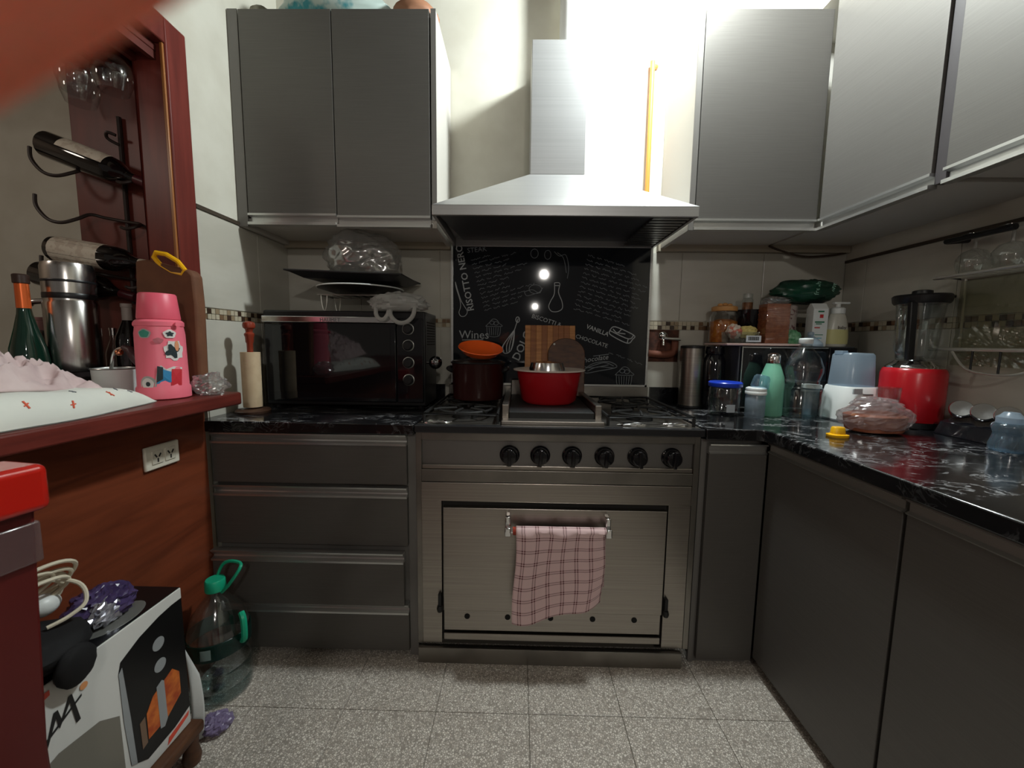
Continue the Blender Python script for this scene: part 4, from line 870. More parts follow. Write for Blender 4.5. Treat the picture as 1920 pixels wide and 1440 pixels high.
for k, (x, y, lb_) in enumerate(((1.535, 1.42, 'upturned clear wine glass on the wire wall rack, nearest the corner'), (1.535, 1.315, 'upturned clear wine glass on the wire wall rack, second from the corner'), (1.535, 1.21, 'upturned clear wine glass on the wire wall rack, at the right edge of the photo'))):
    if gl is None:
        gl = thing('wine_glass', lb_, 'glass', (0, 0, 0), 'upturned glasses on the wire rack', local=True)
        mk('bowl', MB().lathe_open([(.036, 0), (.044, .03), (.043, .05), (.030, .072), (.006, .082)], 28), glass, gl)
        mk('stem', MB().lathe([(.005, .082), (.004, .12), (.006, .126), (.034, .129), (.034, .131), (0, .132)], 24), glass, gl); c = gl
    else: c = dup(gl, (0, 0, 0), None, lb_)
    c.location = (x, y, 1.4705)
def foil(u, v):
    y = 1.475-.42*u; z = 1.452-.295*v
    q = noise.noise(Vector((u*7, v*9, 1)))*.5+(.5-abs(noise.noise(Vector((u*13+v*4, v*3, 5)))))*.7
    rad = math.hypot(u-.30, v-.78); q += .5*math.sin(math.atan2(v-.80, u-.30)*22)*math.exp(-((rad-.18)/.12)**2)
    return (1.562-.006*q*(1 if v > .3 else .4)-.012*max(0, v-.85), y, z)
single('plastic_sheet', MB().grid(foil, 70, 50), clear('olive_film', (.62, .62, .5), .5, .6, .25, .12, hexc(120, 118, 90)), 'crinkled olive-tinted plastic sheet hanging from the wire wall rack', 'plastic sheet', smooth=0)
# ================================================================ ON THE BAR TOP
ZB = 1.03
# quilt: thick folded baby quilt along the bar edge
def quilt(u, v):
    x = -1.62+.62*u; y = .55+.60*v
    if v > .72: y = .982+.168*(v-.72)/.28*1.02
    e = min(u, 1-u)*9; f = min(v, 1-v)*11
    eu = min(1, min(u, 1-u)/.10); h = .078*math.sqrt(max(0, 1-(1-eu)**2))*(1-math.exp(-f*1.1))*(1-.35*v)
    taper = max(0, v-.45)/.55
    x = x-(.07*taper**2)*(u)+(.26*taper)*(1-u)
    return (x+.004*math.sin(v*14), y, ZB+.003+h+.004*noise.noise(Vector((x*14, y*14, 2)))*min(1, e))
def quilt_low(u, v):
    p = quilt(u, v); return (p[0], p[1], ZB+.001)
mb = MB().grid(lambda a, c: quilt(.5-.5*math.cos(PI*a), c), 60, 50); n0 = len(mb.v)
q1 = [quilt_low(.5-.5*math.cos(PI*i/60), j/50) for j in range(51) for i in range(61)]
uv = mb.uv; mb.add(q1, [tuple(reversed([n0*0+a for a in f])) for f in mb.f[:]]); mb.uv = None
single('baby_quilt', mb, mat('quilt_white', hexc(226, 228, 218), .95, 0, hexc(218, 220, 212), (9, 9, 9), bump=.3), 'white baby quilt with small red marks folded along the bar edge', 'quilt', smooth=60)
qo = bpy.data.objects['baby_quilt']; qm = mat('quilt_red', hexc(214, 96, 70), .95); qg = mat('quilt_grey', hexc(96, 100, 108), .95)
for k, (u_, v_, m, rot) in enumerate(((.985, .30, qm, 0), (.975, .42, qm, .1), (.985, .55, qm, -.4), (.965, .74, qm, .5), (.93, .60, qg, .4), (.93, .80, qg, -.5), (.95, .86, qg, .7), (.985, .18, qm, .3))):
    p = Vector(quilt(u_, v_)); nn = (Vector(quilt(u_+.004, v_))-Vector(quilt(u_-.004, v_))).cross(Vector(quilt(u_, v_+.01))-Vector(quilt(u_, v_-.01)))
    M_ = axis(p, nn if nn.z > 0 else -nn) @ Rz(rot); w_ = .006 if m == qm else .004
    mk('printed_mark', MB().box(-w_*.25, w_*.25, -w_*1.6, w_*1.6, -.001, .0014, M_).box(-w_, w_, -w_*.22, w_*.22, -.001, .0012, M_ @ Rz(.5)), m, qo, smooth=0)
def cloth(u, v):
    x = -1.52+.44*u; y = .60+.42*v
    e = min(min(u, 1-u), min(v, 1-v))*4
    r1 = 1-abs(noise.noise(Vector((x*24+y*9, y*17, 3))))*2.4; r2 = 1-abs(noise.noise(Vector((x*52, y*40, 7))))*2.4
    h = (1-math.exp(-e*2))*(.045+.065*math.exp(-((u-.45)**2)/.10-((v-.30)**2)/.14)+.034*r1+.016*r2)+.012*r1*min(1, e*3)+.008*r2*min(1, e*3)
    return (x, y, ZB+.092-.040*v+h*(1.25-.5*v))
single('muslin_cloth', MB().grid(cloth, 110, 100), mat('muslin', hexc(212, 192, 190), .95, 0, hexc(196, 172, 172), (16, 16, 16), bump=.4), 'pale pinkish muslin cloth bunched up on the white quilt', 'cloth', smooth=70, solid=.004)
# pink thermos with stickers
t = thing('pink_thermos', 'pink thermos flask covered in stickers on the bar top', 'thermos', (-1.115, 1.235, ZB))
tx, ty = -1.112, 1.232
mk('body', MB().lathe([(.060, 0), (.067, .004), (.067, .035), (.063, .042), (.061, .20), (.058, .222), (.060, .224), (.060, .236), (.054, .242), (.048, .244)], 40, T(tx, ty, ZB)), pink, t)
mk('cup_lid', MB().lathe([(.052, .244), (.053, .248), (.046, .318), (.043, .322), (0, .323)], 40, T(tx, ty, ZB)), mat('pink_lid', hexc(232, 98, 118), .4), t)
for s in (-1, 1): mk('strap_lug', MB().lathe([(.006, 0), (.008, .012), (0, .013)], 12, axis((tx+s*.057, ty-.01, ZB+.229), (s, -.2, 0))), pink, t)
CA = math.atan2(0-tx, -(0-ty))       # direction of the camera side of the flask
def sticker(name, az, z, prof, m, lift=.0008, r0=.0625):
    """flat cut-out wrapped round the flask wall"""
    a0 = az; mb = MB(); vs = []
    for px_, pz in prof:
        a = a0+px_/r0; vs.append((tx+(r0+lift)*math.sin(a), ty-(r0+lift)*math.cos(a), ZB+z+pz))
    n = len(vs); c = (tx+(r0+lift+.0004)*math.sin(a0), ty-(r0+lift+.0004)*math.cos(a0), ZB+z)
    mb.add(vs+[c], [(i, (i+1) % n, n) for i in range(n)])
    return mk(name, mb, m, t, smooth=0)
def blob(rx, rz_, n=18, w_=0., k=5): return [(rx*math.cos(2*PI*i/n)*(1+w_*math.sin(k*2*PI*i/n)), rz_*math.sin(2*PI*i/n)*(1+w_*math.sin(k*2*PI*i/n))) for i in range(n)]
sg = mat('sticker_grey', hexc(176, 176, 172), .5); sdk = mat('sticker_dark', hexc(38, 52, 56), .5); stl = mat('sticker_teal', hexc(64, 150, 130), .5); swt = mat('sticker_white', hexc(224, 220, 216), .5); sbl = mat('sticker_blue', hexc(58, 140, 190), .5); srd = mat('sticker_red', hexc(206, 50, 60), .5); sor = mat('sticker_orange', hexc(220, 150, 110), .5)
b0 = .74
sticker('sticker', b0-.62, .200, blob(.017, .014, w_=.05), sg); sticker('sticker_print', b0-.62, .200, blob(.013, .011, w_=.08), stl, .0016)
sticker('sticker', b0+.35, .200, blob(.016, .013, w_=.08), swt); sticker('sticker_print', b0+.35, .200, blob(.009, .007, w_=.25), sdk, .0016)
sticker('sticker', b0+.50, .150, blob(.026, .030, w_=.14, k=7), swt); sticker('sticker_print', b0+.42, .148, blob(.016, .018, w_=.35, k=4), sdk, .0016); sticker('sticker_print', b0+.60, .164, blob(.006, .016), sor, .0018)
sticker('sticker', b0+.22, .072, [(-.036, -.028), (.03, -.034), (.036, .026), (.012, .030), (-.006, .022), (-.018, .034), (-.026, .026)], swt)
sticker('sticker_print', b0+.02, .072, [(-.018, -.022), (.016, -.018), (.017, .014), (.002, .02), (-.006, .028), (-.014, .014)], sbl, .0016); sticker('sticker_print', b0+.48, .072, [(-.014, -.028), (.014, -.030), (.018, .02), (-.010, .022)], srd, .0016); sticker('sticker_print', b0-.14, .080, [(-.008, -.026), (.007, -.016), (.009, .02), (-.004, .024)], sdk, .0018)
sticker('sticker', b0-.62, .050, blob(.022, .024), sg); sticker('sticker_print', b0-.62, .050, blob(.016, .018, w_=.03), swt, .0016); sticker('sticker_print', b0-.60, .050, blob(.006, .007), sdk, .002)
sticker('sticker', b0-.10, .180, blob(.012, .008, w_=.1), mat('sticker_faded', hexc(196, 110, 120), .5))
# mate cup with straw
t = thing('mate_cup', 'white enamel mate cup with a bent metal straw beside the pink thermos', 'cup', (-1.30, 1.27, ZB))
mk('cup', MB().lathe([(0, 0), (.046, 0), (.052, .005), (.055, .085), (.0565, .088), (.053, .088), (.049, .01), (0, .01)], 36, T(-1.305, 1.27, ZB)), white_p, t)
mk('rim', MB().tube([(-1.305+.055*math.cos(2*PI*k/36), 1.27+.055*math.sin(2*PI*k/36), ZB+.088) for k in range(36)], .0022, 6, True), alu, t)
st = mk('straw', MB().tube(smoothpts([(-1.31, 1.26, ZB+.06), (-1.298, 1.255, ZB+.10), (-1.285, 1.252, ZB+.135), (-1.268, 1.25, ZB+.150), (-1.245, 1.248, ZB+.155)], 6), .005, 10), chrome, t)
mk('straw_bead', MB().ball((-1.265, 1.250, ZB+.140), (.011, .011, .010)), mat('copper', (.8, .3, .16), .2, 1.), st)
mk('mouthpiece', MB().tube([(-1.247, 1.248, ZB+.156), (-1.225, 1.245, ZB+.150), (-1.21, 1.243, ZB+.125), (-1.20, 1.242, ZB+.105)], [.009, .012, .013, .008], 10), mat('straw_brown', hexc(70, 46, 48), .4), st)
bag('cling_film', (-1.035, 1.322, ZB+.034), (.046, .044, .036), 41, bagm, 'scrunched ball of clear plastic film beside the pink thermos', 'film', .5, 2.6, flat=ZB+.001, smooth=0)
# brown bag with yellow handle
t = thing('brown_bag', 'upright brown bag with a yellow plastic ring handle behind the pink thermos', 'bag', (-1.17, 1.355, ZB))
bp_ = mat('brown_bag', hexc(112, 72, 48), .75, 0, hexc(96, 60, 40), (12, 12, 12), bump=.3)
mk('bag', MB().prism([(-.10, 0), (.092, 0), (.098, .30), (.094, .395), (.080, .412), (.0, .43), (-.06, .445), (-.098, .44), (-.105, .30)], -.022, .022, T(-1.172, 1.355, ZB) @ Rx(PI/2)), bp_, t, bevel=.008)
mk('ring_handle', MB().tube([Vector((-1.158, 1.338, ZB+.432))+Vector((.050*math.cos(a)+.013*math.sin(a), -.002*math.sin(a), -.030*math.cos(a)+.019*math.sin(a))) for a in [2*PI*(k+.5)/8 for k in range(8)]], .0075, 8, True), yellow, t, smooth=20)
# dark tray of bottles
t = thing('bottle_tray', 'round dark tray with a raised rim carrying bottles behind the quilt', 'tray', (-1.58, 1.25, ZB))
mk('tray', MB().lathe([(0, 0), (.176, 0), (.184, .004), (.189, .075), (.192, .078), (.186, .076), (.180, .010), (0, .008)], 48, T(-1.585, 1.27, ZB)), mat('tray_dark', hexc(38, 32, 32), .35), t)
zb2 = ZB+.011
def bottle_prof(r, h, hn, rn): return [(0, .003), (r*.7, 0), (r, .006), (r, h*.55), (r*.93, h*.62), (rn*1.5, h*.76), (rn, h*.82), (rn*.95, h*.965), (rn*1.12, h*.968), (rn*1.12, h*.995), (rn*.9, h), (0, h)]
gb = mat('green_bottle_glass', hexc(16, 44, 34), .06, coat=.5); db = mat('dark_bottle_glass', hexc(16, 12, 12), .06, coat=.5)
def bottle(label, x, y, z, r, h, m, cap=None, caph=.2, cat='bottle', name='wine_bottle', lab=None):
    t = thing(name, label, cat, (x, y, z)); rn = r*.36
    mk('glass', MB().lathe(bottle_prof(r, h, 0, rn), 32, T(x, y, z)), m, t)
    if cap is not None: mk('foil', MB().lathe([(rn*1.08, h*(1-caph)), (rn*1.06, h*.958), (rn*1.2, h*.962), (rn*1.2, h*1.002), (0, h*1.004)], 24, T(x, y, z)), cap, t)
    if lab is not None: mk('label', MB().lathe_open([(r*1.01, h*.15), (r*1.01, h*.45)], 32, T(x, y, z)), lab, t)
    return t
t = thing('wine_bottle', 'dark green wine bottle with orange foil neck in the tray by the steel flask', 'bottle', (-1.525, 1.225, zb2))
mk('glass', MB().lathe([(0, .003), (.036, 0), (.044, .006), (.044, .10), (.040, .14), (.026, .20), (.017, .245), (.0145, .27), (.0145, .352), (0, .352)], 32, T(-1.525, 1.225, zb2)), gb, t)
mk('foil', MB().lathe([(.0162, .262), (.0155, .335), (.0155, .336)], 24, T(-1.525, 1.225, zb2)), mat('orange_foil', hexc(226, 108, 54), .28, .5), t)
mk('top_foil', MB().lathe([(.0155, .336), (.0185, .338), (.0185, .362), (.015, .365), (0, .366)], 24, T(-1.525, 1.225, zb2)), mat('black_foil', hexc(52, 34, 28), .4), t)
bottle('green glass bottle at the left edge of the photo, in the dark tray', -1.665, 1.21, zb2, .040, .31, mat('bright_green_glass', hexc(26, 84, 56), .06, coat=.5))
bottle('small dark bottle with a pale pink neck between the green bottle and steel flask', -1.61, 1.335, zb2, .036, .24, db, mat('pink_foil', hexc(176, 130, 130), .35), .18)
t = thing('steel_flask', 'tall brushed steel flask with a black band in the dark tray', 'flask', (-1.505, 1.33, ZB))
M_ = T(-1.487, 1.325, zb2-.001)
fs = mat('flask_steel', (.62, .60, .58), .22, 1., (.54, .52, .5), (300, 300, 3))
mk('body', MB().lathe([(.064, 0), (.066, .004), (.066, .285), (.062, .292), (.062, .300)], 40, M_), fs, t)
mk('band', MB().lathe([(.0635, .300), (.0645, .302), (.0645, .316), (.0635, .318)], 40, M_), blk, t)
mk('cup_lid', MB().lathe([(.0635, .318), (.064, .40), (.060, .414), (.05, .418), (0, .419)], 40, M_), fs, t)
mk('lid_ring', MB().lathe([(.0645, .352), (.0655, .354), (.0655, .358), (.0645, .36)], 40, M_), blk, t)
mk('pour_arm', MB().tube(smoothpts([(-1.545, 1.31, zb2+.292), (-1.58, 1.295, zb2+.288), (-1.59, 1.293, zb2+.278)], 4), .009, 10), fs, t)
# small bottles behind, in the shade of the partition
bottle('small dark bottle with a pale label on its neck behind the mate cup', -1.388, 1.412, ZB, .038, .305, db, mat('pale_foil', hexc(164, 152, 144), .5), .24)
bottle('short clear bottle behind the mate cup, in the shade of the partition', -1.455, 1.422, ZB, .025, .22, glass, steel_p, .12, name='liquor_bottle')
t = thing('tumbler', 'grey glass tumbler behind the white mate cup', 'glass', (-1.36, 1.32, ZB))
mk('glass', MB().lathe([(0, .0), (.030, 0), (.042, .11), (.040, .11), (.028, .006), (0, .006)], 28, T(-1.382, 1.32, ZB) @ Matrix.Scale(.8, 4)), clear('smoky_glass', (.6, .6, .62), .2, .6), t)

# ================================================================ WINE RACK ON THE PARTITION
iron = mat('rack_iron', hexc(40, 28, 24), .5)
t = thing('wine_rack', 'black wrought iron wine rack on the dark red partition', 'wine rack', (-1.45, 1.45, 1.40))
mk('spine', MB().tube([(-1.405, 1.461, 1.98), (-1.405, 1.461, 1.34)], .007, 8), iron, t)
def hook(z, tilt):
    mk('cradle', MB().tube(smoothpts([(-1.625, 1.37, z+.085), (-1.618, 1.365, z+.045), (-1.585, 1.365, z+.005), (-1.545, 1.37, z-.006), (-1.51, 1.39, z+.012), (-1.495, 1.42, z+.035), (-1.47, 1.445, z+.032), (-1.405, 1.455, z+.022), (-1.34, 1.44, z+.01), (-1.325, 1.41, z-.006), (-1.345, 1.395, z-.018), (-1.37, 1.40, z-.012)], 5), .0055, 8), iron, t)
    mk('cradle_tail', MB().tube(smoothpts([(-1.34, 1.44, z+.01), (-1.31, 1.44, z-.004), (-1.285, 1.445, z-.008)], 4), .0045, 8), iron, t)
for z in (1.755, 1.605, 1.405): hook(z, 0)
mk('scroll', MB().tube(smoothpts([(-1.405, 1.455, 1.885), (-1.43, 1.44, 1.90), (-1.42, 1.43, 1.915), (-1.40, 1.44, 1.91)], 5), .005, 8), iron, t)
t0 = None
lab_w = mat('label_cream', hexc(206, 196, 180), .7, 0, hexc(190, 176, 160), (50, 50, 50), .5, .55)
def lying(label, p0, p1, capm, lw, m=db):
    d = Vector(p1)-Vector(p0); L_ = d.length; A = axis(p0, d); s_ = L_/.30; t = thing('wine_bottle', label, 'bottle', p0, 'bottles in the wall rack'); r = .043
    mk('glass', MB().lathe([(0, .004), (r*.7, .002), (r*.98, .006), (r, .012), (r, L_*.60), (r*.9, L_*.67), (.020, L_*.76), (.0145, L_*.81), (.0140, L_*.95), (.016, L_*.955), (.016, L_*.99), (0, L_)], 32, A), m, t)
    mk('foil', MB().lathe([(.0150, L_*.84), (.0150, L_*.95), (.0168, L_*.953), (.0168, L_*1.0), (0, L_*1.003)], 24, A), capm, t)
    mb = MB(); seg = 18
    q = A.inverted().to_3x3() @ ((CAMLOC-Vector(p0)).normalized()+Vector((0, 0, .75))); ac = math.atan2(q.y, q.x); lw = (lw[0], lw[1], ac-lw[2], ac+lw[2])
    vs = []
    for zz in (L_*lw[0], L_*lw[1]):
        for k in range(seg+1):
            a = lw[2]+(lw[3]-lw[2])*k/seg; q = A @ Vector(((r+.0006)*math.cos(a), (r+.0006)*math.sin(a), zz)); vs.append(q)
    mb.add(vs, [(k, k+1, seg+2+k, seg+1+k) for k in range(seg)])
    lb = mk('label', mb, lab_w, t)
    return t, A, L_, r
A0 = lying('dark wine bottle lying in the top cradle of the iron rack, red capsule', (-1.605, 1.40, 1.862), (-1.262, 1.415, 1.735), mat('red_capsule', hexc(70, 18, 26), .4), (.20, .62, .62))
A1 = lying('dark wine bottle with white label and white capsule in the lower cradle of the rack', (-1.615, 1.40, 1.520), (-1.27, 1.415, 1.468), mat('white_capsule', hexc(196, 186, 168), .45), (.06, .52, PI))
A2 = lying('wine bottle lowest in the iron rack, mostly hidden behind the steel flask', (-1.70, 1.42, 1.440), (-1.37, 1.435, 1.36), mat('red_capsule', hexc(70, 18, 26), .4), (.20, .60, PI))
# stemmed glasses hanging from a rack
t = thing('glass_hanger', 'wooden hanging rack for stemmed glasses at the top of the opening', 'rack', (-1.40, 1.25, 2.16))
mk('board', box(-1.56, -1.19, 1.20, 1.46, 2.14, 2.162), red_dark, t, bevel=.002)
for x in (-1.50, -1.43, -1.385, -1.315, -1.27, -1.2): mk('rail', box(x-.008, x+.008, 1.22, 1.44, 2.115, 2.139), red_dark, t, smooth=0)
gl = None
for k, (x, y, lb_) in enumerate(((-1.292, 1.335, 'hanging clear balloon wine glass nearest the door frame'), (-1.408, 1.335, 'hanging clear balloon wine glass second from the door frame'), (-1.47, 1.40, 'hanging clear balloon wine glass farthest from the door frame'))):
    if gl is None:
        gl = thing('balloon_glass', lb_, 'glass', (0, 0, 0), 'glasses hanging in the opening', local=True)
        mk('bowl', MB().lathe_open([(.038, 0), (.048, .030), (.051, .055), (.046, .085), (.028, .105), (.006, .112)], 32), glass, gl)
        mk('stem', MB().lathe([(.005, .112), (.004, .135), (.006, .142), (.030, .146), (.030, .148), (0, .149)], 24), glass, gl); c = gl
    else: c = dup(gl, (0, 0, 0), None, lb_)
    c.location = (x, y, 1.988)
# ================================================================ ON TOP OF THE LEFT WALL CABINET
ZK = ZU1
bag('nappy_pack', (-.79, 1.84, ZK+.075), (.235, .11, .075), 51, mat('teal_white_pack', hexc(170, 186, 180), .5, 0, hexc(30, 130, 140), (7, 7, 7), .50, .56), 'teal and white plastic pack on top of the left wall cabinet', 'pack', .14, 1.6, flat=ZK+.001)
bag('brown_pack', (-.455, 1.84, ZK+.06), (.095, .09, .06), 52, mat('brown_pack', hexc(150, 106, 80), .6), 'brown packet on the right end of the left wall cabinet', 'pack', .14, 1.6, flat=ZK+.001)
bag('grey_pack', (-1.10, 1.86, ZK+.05), (.052, .09, .05), 53, mat('grey_pack', hexc(120, 116, 100), .6), 'greyish packet on the left end of the left wall cabinet', 'pack', .14, 1.6, flat=ZK+.001)

# ================================================================ LOWER LEFT: BOX, BOTTLE, CHAIR
t = thing('foot_stool', 'low dark wooden stool carrying the appliance box', 'stool', (-1.0, .8, 0))
mk('seat', box(-1.115, -.90, .60, 1.045, .085, .118), brown_w, t, bevel=.008)
for x in (-1.08, -.925):
    for y in (.64, 1.02): mk('leg', MB().lathe([(.020, 0), (.024, .02), (.018, .05), (.020, .085)], 16, T(x, y, 0)), brown_w, t)
bx0, bx1, by0, by1, bz0, bz1 = -1.115, -.930, .60, 1.032, .119, .530
t = thing('appliance_box', 'black and white printed appliance box against the red bar front', 'box', (-1.02, .78, bz0))
bwht = mat('box_white', hexc(214, 214, 210), .35); bblk = mat('box_black', hexc(12, 13, 15), .3); bsil = mat('box_silver', hexc(150, 154, 156), .35); borg = mat('box_orange', hexc(214, 118, 48), .4, 0, hexc(170, 70, 30), (40, 40, 40)); bred = mat('box_red', hexc(226, 84, 64), .4); bgry = mat('box_grey', hexc(104, 104, 100), .35)
mk('carton', box(bx0, bx1, by0, by1, bz0, bz1-.001), bwht, t, bevel=.002)
mk('top_panel', box(bx0+.001, bx1-.003, by0+.002, by1-.001, bz1-.001, bz1+.0008), bblk, t, smooth=0)
mk('top_picture', MB().lathe([(.045, 0), (.044, .0008), (0, .0009)], 28, T(-.985, .90, bz1+.0008) @ Matrix.Scale(1.6, 4, (0, 1, 0))), bgry, t, smooth=0)
fx = bx1+.0004
def facep(name, pts, m, lift=0., parent=None): return mk(name, MB().prism([(y, z) for y, z in pts], 0, .0006, Matrix(((0, 0, 1, fx+lift), (1, 0, 0, 0), (0, 1, 0, 0), (0, 0, 0, 1)))), m, parent or t, smooth=0)
facep('printed_fryer', [(.858, .18), (.850, .30), (.848, .43), (.855, .455), (.905, .480), (.960, .495), (1.0, .500), (1.030, .500), (1.030, .17), (.98, .155), (.90, .15)], bblk)
facep('printed_edge', [(.858, .18), (.850, .30), (.848, .43), (.857, .44), (.866, .30), (.872, .17)], bsil, .0008)
facep('printed_body', [(.70, .13), (.845, .14), (.842, .33), (.80, .36), (.72, .37), (.66, .35)], mat('box_shade', hexc(120, 116, 106), .4))
for z in (.425, .365): facep('printed_knob', [(.952+.017*math.cos(2*PI*k/20), z+.017*math.sin(2*PI*k/20)) for k in range(20)], bsil, .0008)
facep('printed_window', [(.905, .20), (.905, .27), (.925, .30), (.985, .325), (1.005, .30), (1.005, .235), (.96, .205)], borg, .0008)
facep('printed_handle', [(.938, .195), (.936, .315), (.952, .322), (.958, .315), (.960, .205), (.950, .190)], bsil, .0014)
facep('printed_frame', [(.888, .19), (.886, .262), (.900, .268), (.902, .195)], mat('box_tan', hexc(120, 96, 78), .4), .0008)
facep('printed_band', [(.955, .128), (1.022, .148), (1.026, .160), (.960, .146)], bred, .0008)
facep('logo', [(.700, .400), (.703, .400), (.722, .448), (.726, .420), (.748, .458), (.756, .402), (.764, .404), (.753, .472), (.747, .472), (.731, .436), (.726, .462), (.719, .462)], bblk, .0008)
facep('logo_slash', [(.690, .405), (.770, .452), (.770, .457), (.690, .411)], bblk, .0010)
facep('logo_dot', [(.776+.008*math.cos(2*PI*k/14), .470+.008*math.sin(2*PI*k/14)) for k in range(14)], mat('box_peach', hexc(220, 150, 96), .4), .0008)
facep('printed_mark', [(.696, .500), (.716, .505), (.716, .516), (.70, .516)], bred, .0008)
# things on the box
t = bag('black_pouch', (-1.0, .745, bz1+.040), (.085, .085, .040), 61, mat('black_cloth', hexc(14, 13, 15), .8), 'black fabric pouch flopped over the near edge of the appliance box', 'pouch', .16, 1.6, flat=bz1+.002)
mk('hanging_flap', crumple((-.912, .752, bz1+.010), (.016, .038, .042), 62, .12, 1.6, 24, 16), MATS['black_cloth'], t)
t = bag('purple_wrapper', (-1.02, .91, bz1+.034), (.055, .062, .036), 63, mat('purple_film', hexc(84, 70, 112), .25, 0, hexc(60, 48, 84), (18, 18, 18)), 'crumpled purple plastic wrapper on the black top of the box', 'wrapper', .42, 2.4, flat=bz1+.001, smooth=0)
mk('silver_side', crumple((-.985, .885, bz1+.030), (.020, .034, .028), 64, .5, 3, 24, 16, flat=bz1+.001), mat('silver_film', (.62, .62, .70), .25, .8), t, smooth=0)
t = thing('charger_cable', 'white charger plug with a coiled cream cable on the black pouch', 'cable', (-1.0, .80, bz1+.09))
mk('plug', MB().ball((-1.03, .80, bz1+.105), (.026, .030, .024), 20, 14), white_p, t)
rnd = random.Random(3)
for k in range(6):
    c = Vector((-1.025+.012*rnd.uniform(-1, 1), .765+.025*rnd.uniform(-1, 1), bz1+.125+.008*k)); r1 = rnd.uniform(.055, .072); r2 = rnd.uniform(.036, .05)
    a = Vector((.25, 1, .18*rnd.uniform(-1, 1))).normalized(); b_ = Vector((.55*rnd.uniform(.4, 1), .05, .8)).normalized()
    mk('coil', MB().tube([c+a*(r1*math.cos(2*PI*i/30))+b_*(r2*math.sin(2*PI*i/30)) for i in range(30)], .0042, 7, True), cable, t)
mk('cable_end', MB().tube(smoothpts([(-1.03, .80, bz1+.17), (-.98, .83, bz1+.14), (-.955, .82, bz1+.105), (-.96, .79, bz1+.09), (-.975, .76, bz1+.084)], 6), .0042, 7), cable, t)
# water bottle on the floor
t = thing('water_jug', 'large clear water jug with green cap and handle on the floor', 'water bottle', (-.985, 1.26, 0))
wx, wy = -1.022, 1.268
mk('body', MB().lathe([(0, .004), (.07, 0), (.092, .010), (.094, .04), (.090, .05), (.094, .06), (.094, .10), (.090, .11), (.094, .12), (.094, .20), (.090, .21), (.090, .235), (.075, .285), (.040, .335), (.026, .352), (.024, .375)], 40, T(wx, wy, 0)), plast, t)
mk('water', MB().lathe([(0, .006), (.088, .012), (.088, .10), (0, .10)], 36, T(wx, wy, 0)), water, t)
mk('cap', MB().lathe([(.030, .368), (.031, .372), (.030, .402), (.027, .406), (0, .407)], 28, T(wx, wy, 0)), green_p, t)
mk('carry_handle', MB().tube(smoothpts([(wx-.018, wy+.012, .36), (wx+.0, wy+.03, .43), (wx+.03, wy+.03, .452), (wx+.075, wy+.02, .452), (wx+.085, wy+.0, .44), (wx+.055, wy-.01, .392), (wx+.026, wy-.006, .362)], 6), .0055, 8), green_p, t)
mk('label', MB().lathe_open([(.0935, .17), (.0945, .172), (.0945, .225), (.0925, .227)], 40, T(wx, wy, 0)), clear('green_label', (.10, .34, .30), .12, .3, .3, .25, hexc(16, 84, 74)), t)
mk('barcode', MB().add([(wx+.0950*math.sin(a), wy-.0950*math.cos(a), z) for z in (.18, .215) for a in (.1, .25, .42)], [(0, 1, 4, 3), (1, 2, 5, 4)]), mat('label_grey2', hexc(120, 140, 138), .6), t)
mb = MB().tube(smoothpts([(wx+.098, wy-.02, .30), (wx+.112, wy-.03, .28), (wx+.112, wy-.03, .22), (wx+.098, wy-.02, .20)], 5), .010, 8)
mk('side_grip', mb, green_p, t)
# paper and wrapper beside the box
single('paper_sheet', MB().grid(lambda u, v: (-.965+.022*u+.010*math.sin(v*3), 1.065+.02*u, .01+.31*v-.10*u*v), 6, 8), mat('paper', hexc(206, 208, 206), .8), 'white sheet of paper standing between the box and the water jug', 'paper', solid=.002)
bag('purple_scrap', (-.93, 1.12, .022), (.040, .035, .022), 71, mat('purple_scrap', hexc(120, 108, 140), .35), 'small purple plastic scrap on the floor by the water jug', 'wrapper', .45, 2.6, flat=.001, smooth=0)
# red chair at the left edge
t = thing('red_chair', 'glossy red painted chair at the left edge, clear tape on its back post', 'chair', (-.92, .55, 0))
mrn = mat('maroon_seat', hexc(70, 16, 22), .7)
Mc = T(-.778, .632, 0) @ Rz(math.radians(80))
mk('top_rail', MB().box(-.42, 0, -.006, .085, .935, 1.012, Mc), red_paint, t, bevel=.012, bseg=3)
postm = mat('dark_red_paint', hexc(84, 20, 18), .4)
def post(x0, x1): mk('post', MB().add([(x0, a, z) for a, z in ((.014, .936), (.078, .936), (.118, .5), (.048, .5), (.10, 0), (.03, 0))]+[(x1, a, z) for a, z in ((.014, .936), (.078, .936), (.118, .5), (.048, .5), (.10, 0), (.03, 0))], [(0, 1, 2, 3), (3, 2, 4, 5), (9, 8, 7, 6), (11, 10, 8, 9), (0, 6, 7, 1), (1, 7, 8, 2), (2, 8, 10, 4), (4, 10, 11, 5), (5, 11, 9, 3), (3, 9, 6, 0)], Mc), postm, t, bevel=.005)
post(-.085, -.012); post(-.41, -.335)
mk('tape', MB().box(-.089, -.008, .012, .084, .845, .915, Mc), clear('tape', (.8, .75, .75), .3, .5, .2, .25, hexc(170, 150, 150)), t, bevel=.004)
mk('seat', MB().box(-.42, -.03, -.38, .045, .40, .44, Mc), mrn, t, bevel=.012)
for x in (-.39, -.06): mk('leg', MB().tube([Mc @ Vector((x, -.35, .40)), Mc @ Vector((x, -.36, .0))], [.020, .015], 10), red_paint, t)
for z in (.60, .75): mk('back_slat', MB().box(-.335, -.085, .035, .052, z, z+.05, Mc), red_paint, t, bevel=.004)
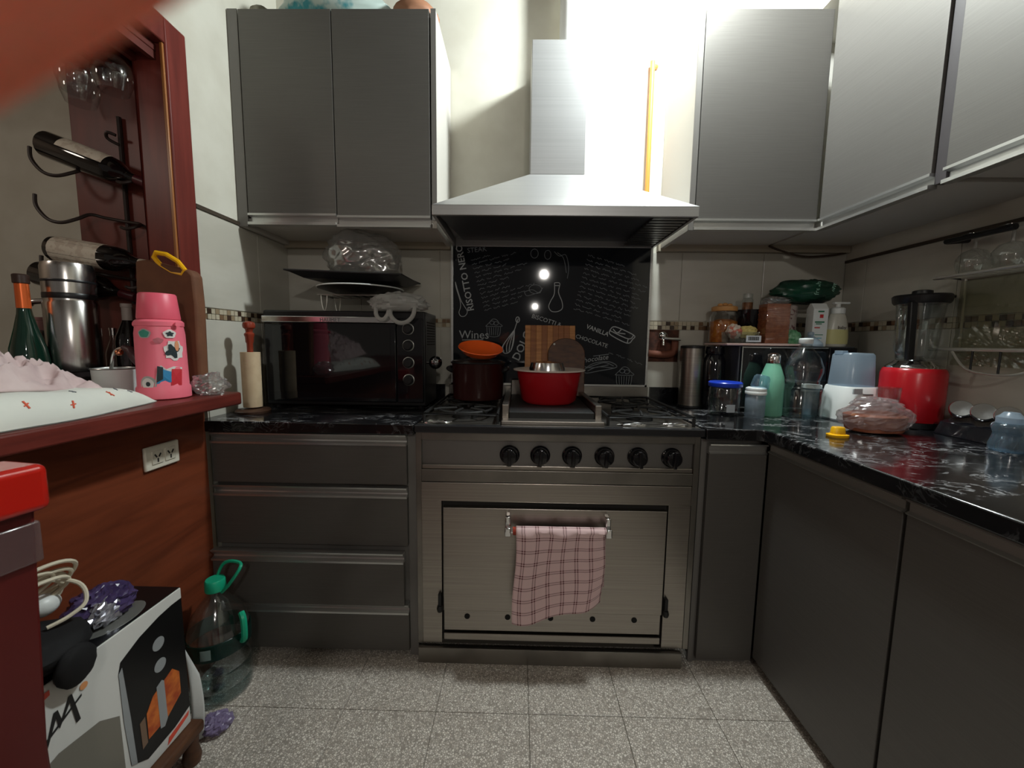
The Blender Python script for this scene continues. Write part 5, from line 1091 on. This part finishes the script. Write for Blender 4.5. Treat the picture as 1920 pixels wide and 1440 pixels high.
# two small pendant bulbs in the room behind the camera
bm_ = mat('bulb_glow', (1.0, .95, .88), .5, emit=420.0)
for k, (p, r, lb_) in enumerate((((.31, -1.2, 2.084), .040, 'bright bare pendant bulb behind the camera, the higher one'), ((.20, -1.2, 1.677), .022, 'small bare pendant bulb behind the camera, the lower one'))):
    t = thing('pendant_bulb', lb_, 'lamp', (p[0], p[1], p[2]))
    mk('bulb', MB().ball(p, (r, r, r), 20, 14), bm_, t)
    mk('socket', MB().lathe([(.014, p[2]+r*.95), (.016, p[2]+r+.03), (0, p[2]+r+.035)], 16, T(p[0], p[1], 0)), blk, t)
    mk('cord', MB().tube([(p[0], p[1], p[2]+r+.03), (p[0], p[1], ZC)], .003, 6), blk, t)

# ================================================================ HAND AT THE LENS
def camp(a, b_, c): return CAMLOC+rt*a+up*b_+fw*c
ux, uy = .866, .503
fb = Vector((-.0440, .0405, .036))
def fin(s, dz=0.): return camp(fb.x+ux*s, fb.y+uy*s, fb.z+dz)
V = []; Ed = []; Rd = []
def chain(pts, start=None):
    prev = start
    for p, r in pts:
        V.append(p); Rd.append(r); k = len(V)-1
        if prev is not None: Ed.append((prev, k))
        prev = k
    return prev
wrist = chain([(camp(-.30, -.42, -.16), .040), (camp(-.235, -.24, -.08), .034), (camp(-.19, -.10, -.025), .027)])
palm = chain([(camp(-.165, -.05, -.005), .026), (camp(-.135, -.015, .008), .024)], wrist)
kn = chain([(camp(-.105, .004, .022), .012)], palm)
chain([(fin(-.038, -.002), .0095), (fin(-.014), .0088), (fin(.012), .0085), (fin(.030), .0078), (fin(.038), .0052)], kn)
chain([(camp(-.135, .02, .022), .0115), (camp(-.125, .055, .030), .0095), (camp(-.115, .080, .012), .0088), (camp(-.108, .088, -.008), .0075)], palm)
chain([(camp(-.158, .018, .018), .0110), (camp(-.155, .052, .024), .0092), (camp(-.146, .074, .006), .0084), (camp(-.138, .080, -.014), .0070)], palm)
chain([(camp(-.178, .004, .012), .0100), (camp(-.182, .032, .015), .0080), (camp(-.175, .048, .0), .0072), (camp(-.168, .052, -.014), .0062)], palm)
chain([(camp(-.155, -.030, -.030), .0135), (camp(-.125, -.020, -.055), .0110), (camp(-.100, -.004, -.066), .0098), (camp(-.086, .004, -.068), .0080)], palm-1)
me = bpy.data.meshes.new('hand'); O0 = V[0].copy(); me.from_pydata([p-O0 for p in V], Ed, []); ho = bpy.data.objects.new('hand', me); C.objects.link(ho); ho.location = O0
sk = ho.modifiers.new('skin', 'SKIN'); sk.use_smooth_shade = True
for i, sv in enumerate(me.skin_vertices[0].data): sv.radius = (Rd[i], Rd[i]); sv.use_root = (i == palm)
ss = ho.modifiers.new('sub', 'SUBSURF'); ss.levels = 2; ss.render_levels = 2
me.materials.append(mat('skin', hexc(236, 158, 132), .5, 0, hexc(226, 144, 118), (120, 120, 120)))
ho['label'] = 'blurred index finger of a hand reaching across the upper left corner of the view'; ho['category'] = 'hand'
sb = MATS['skin'].node_tree.nodes['Principled BSDF']
sb.inputs['Subsurface Weight'].default_value = 1.0; sb.inputs['Subsurface Radius'].default_value = (1.0, .45, .30); sb.inputs['Subsurface Scale'].default_value = .012
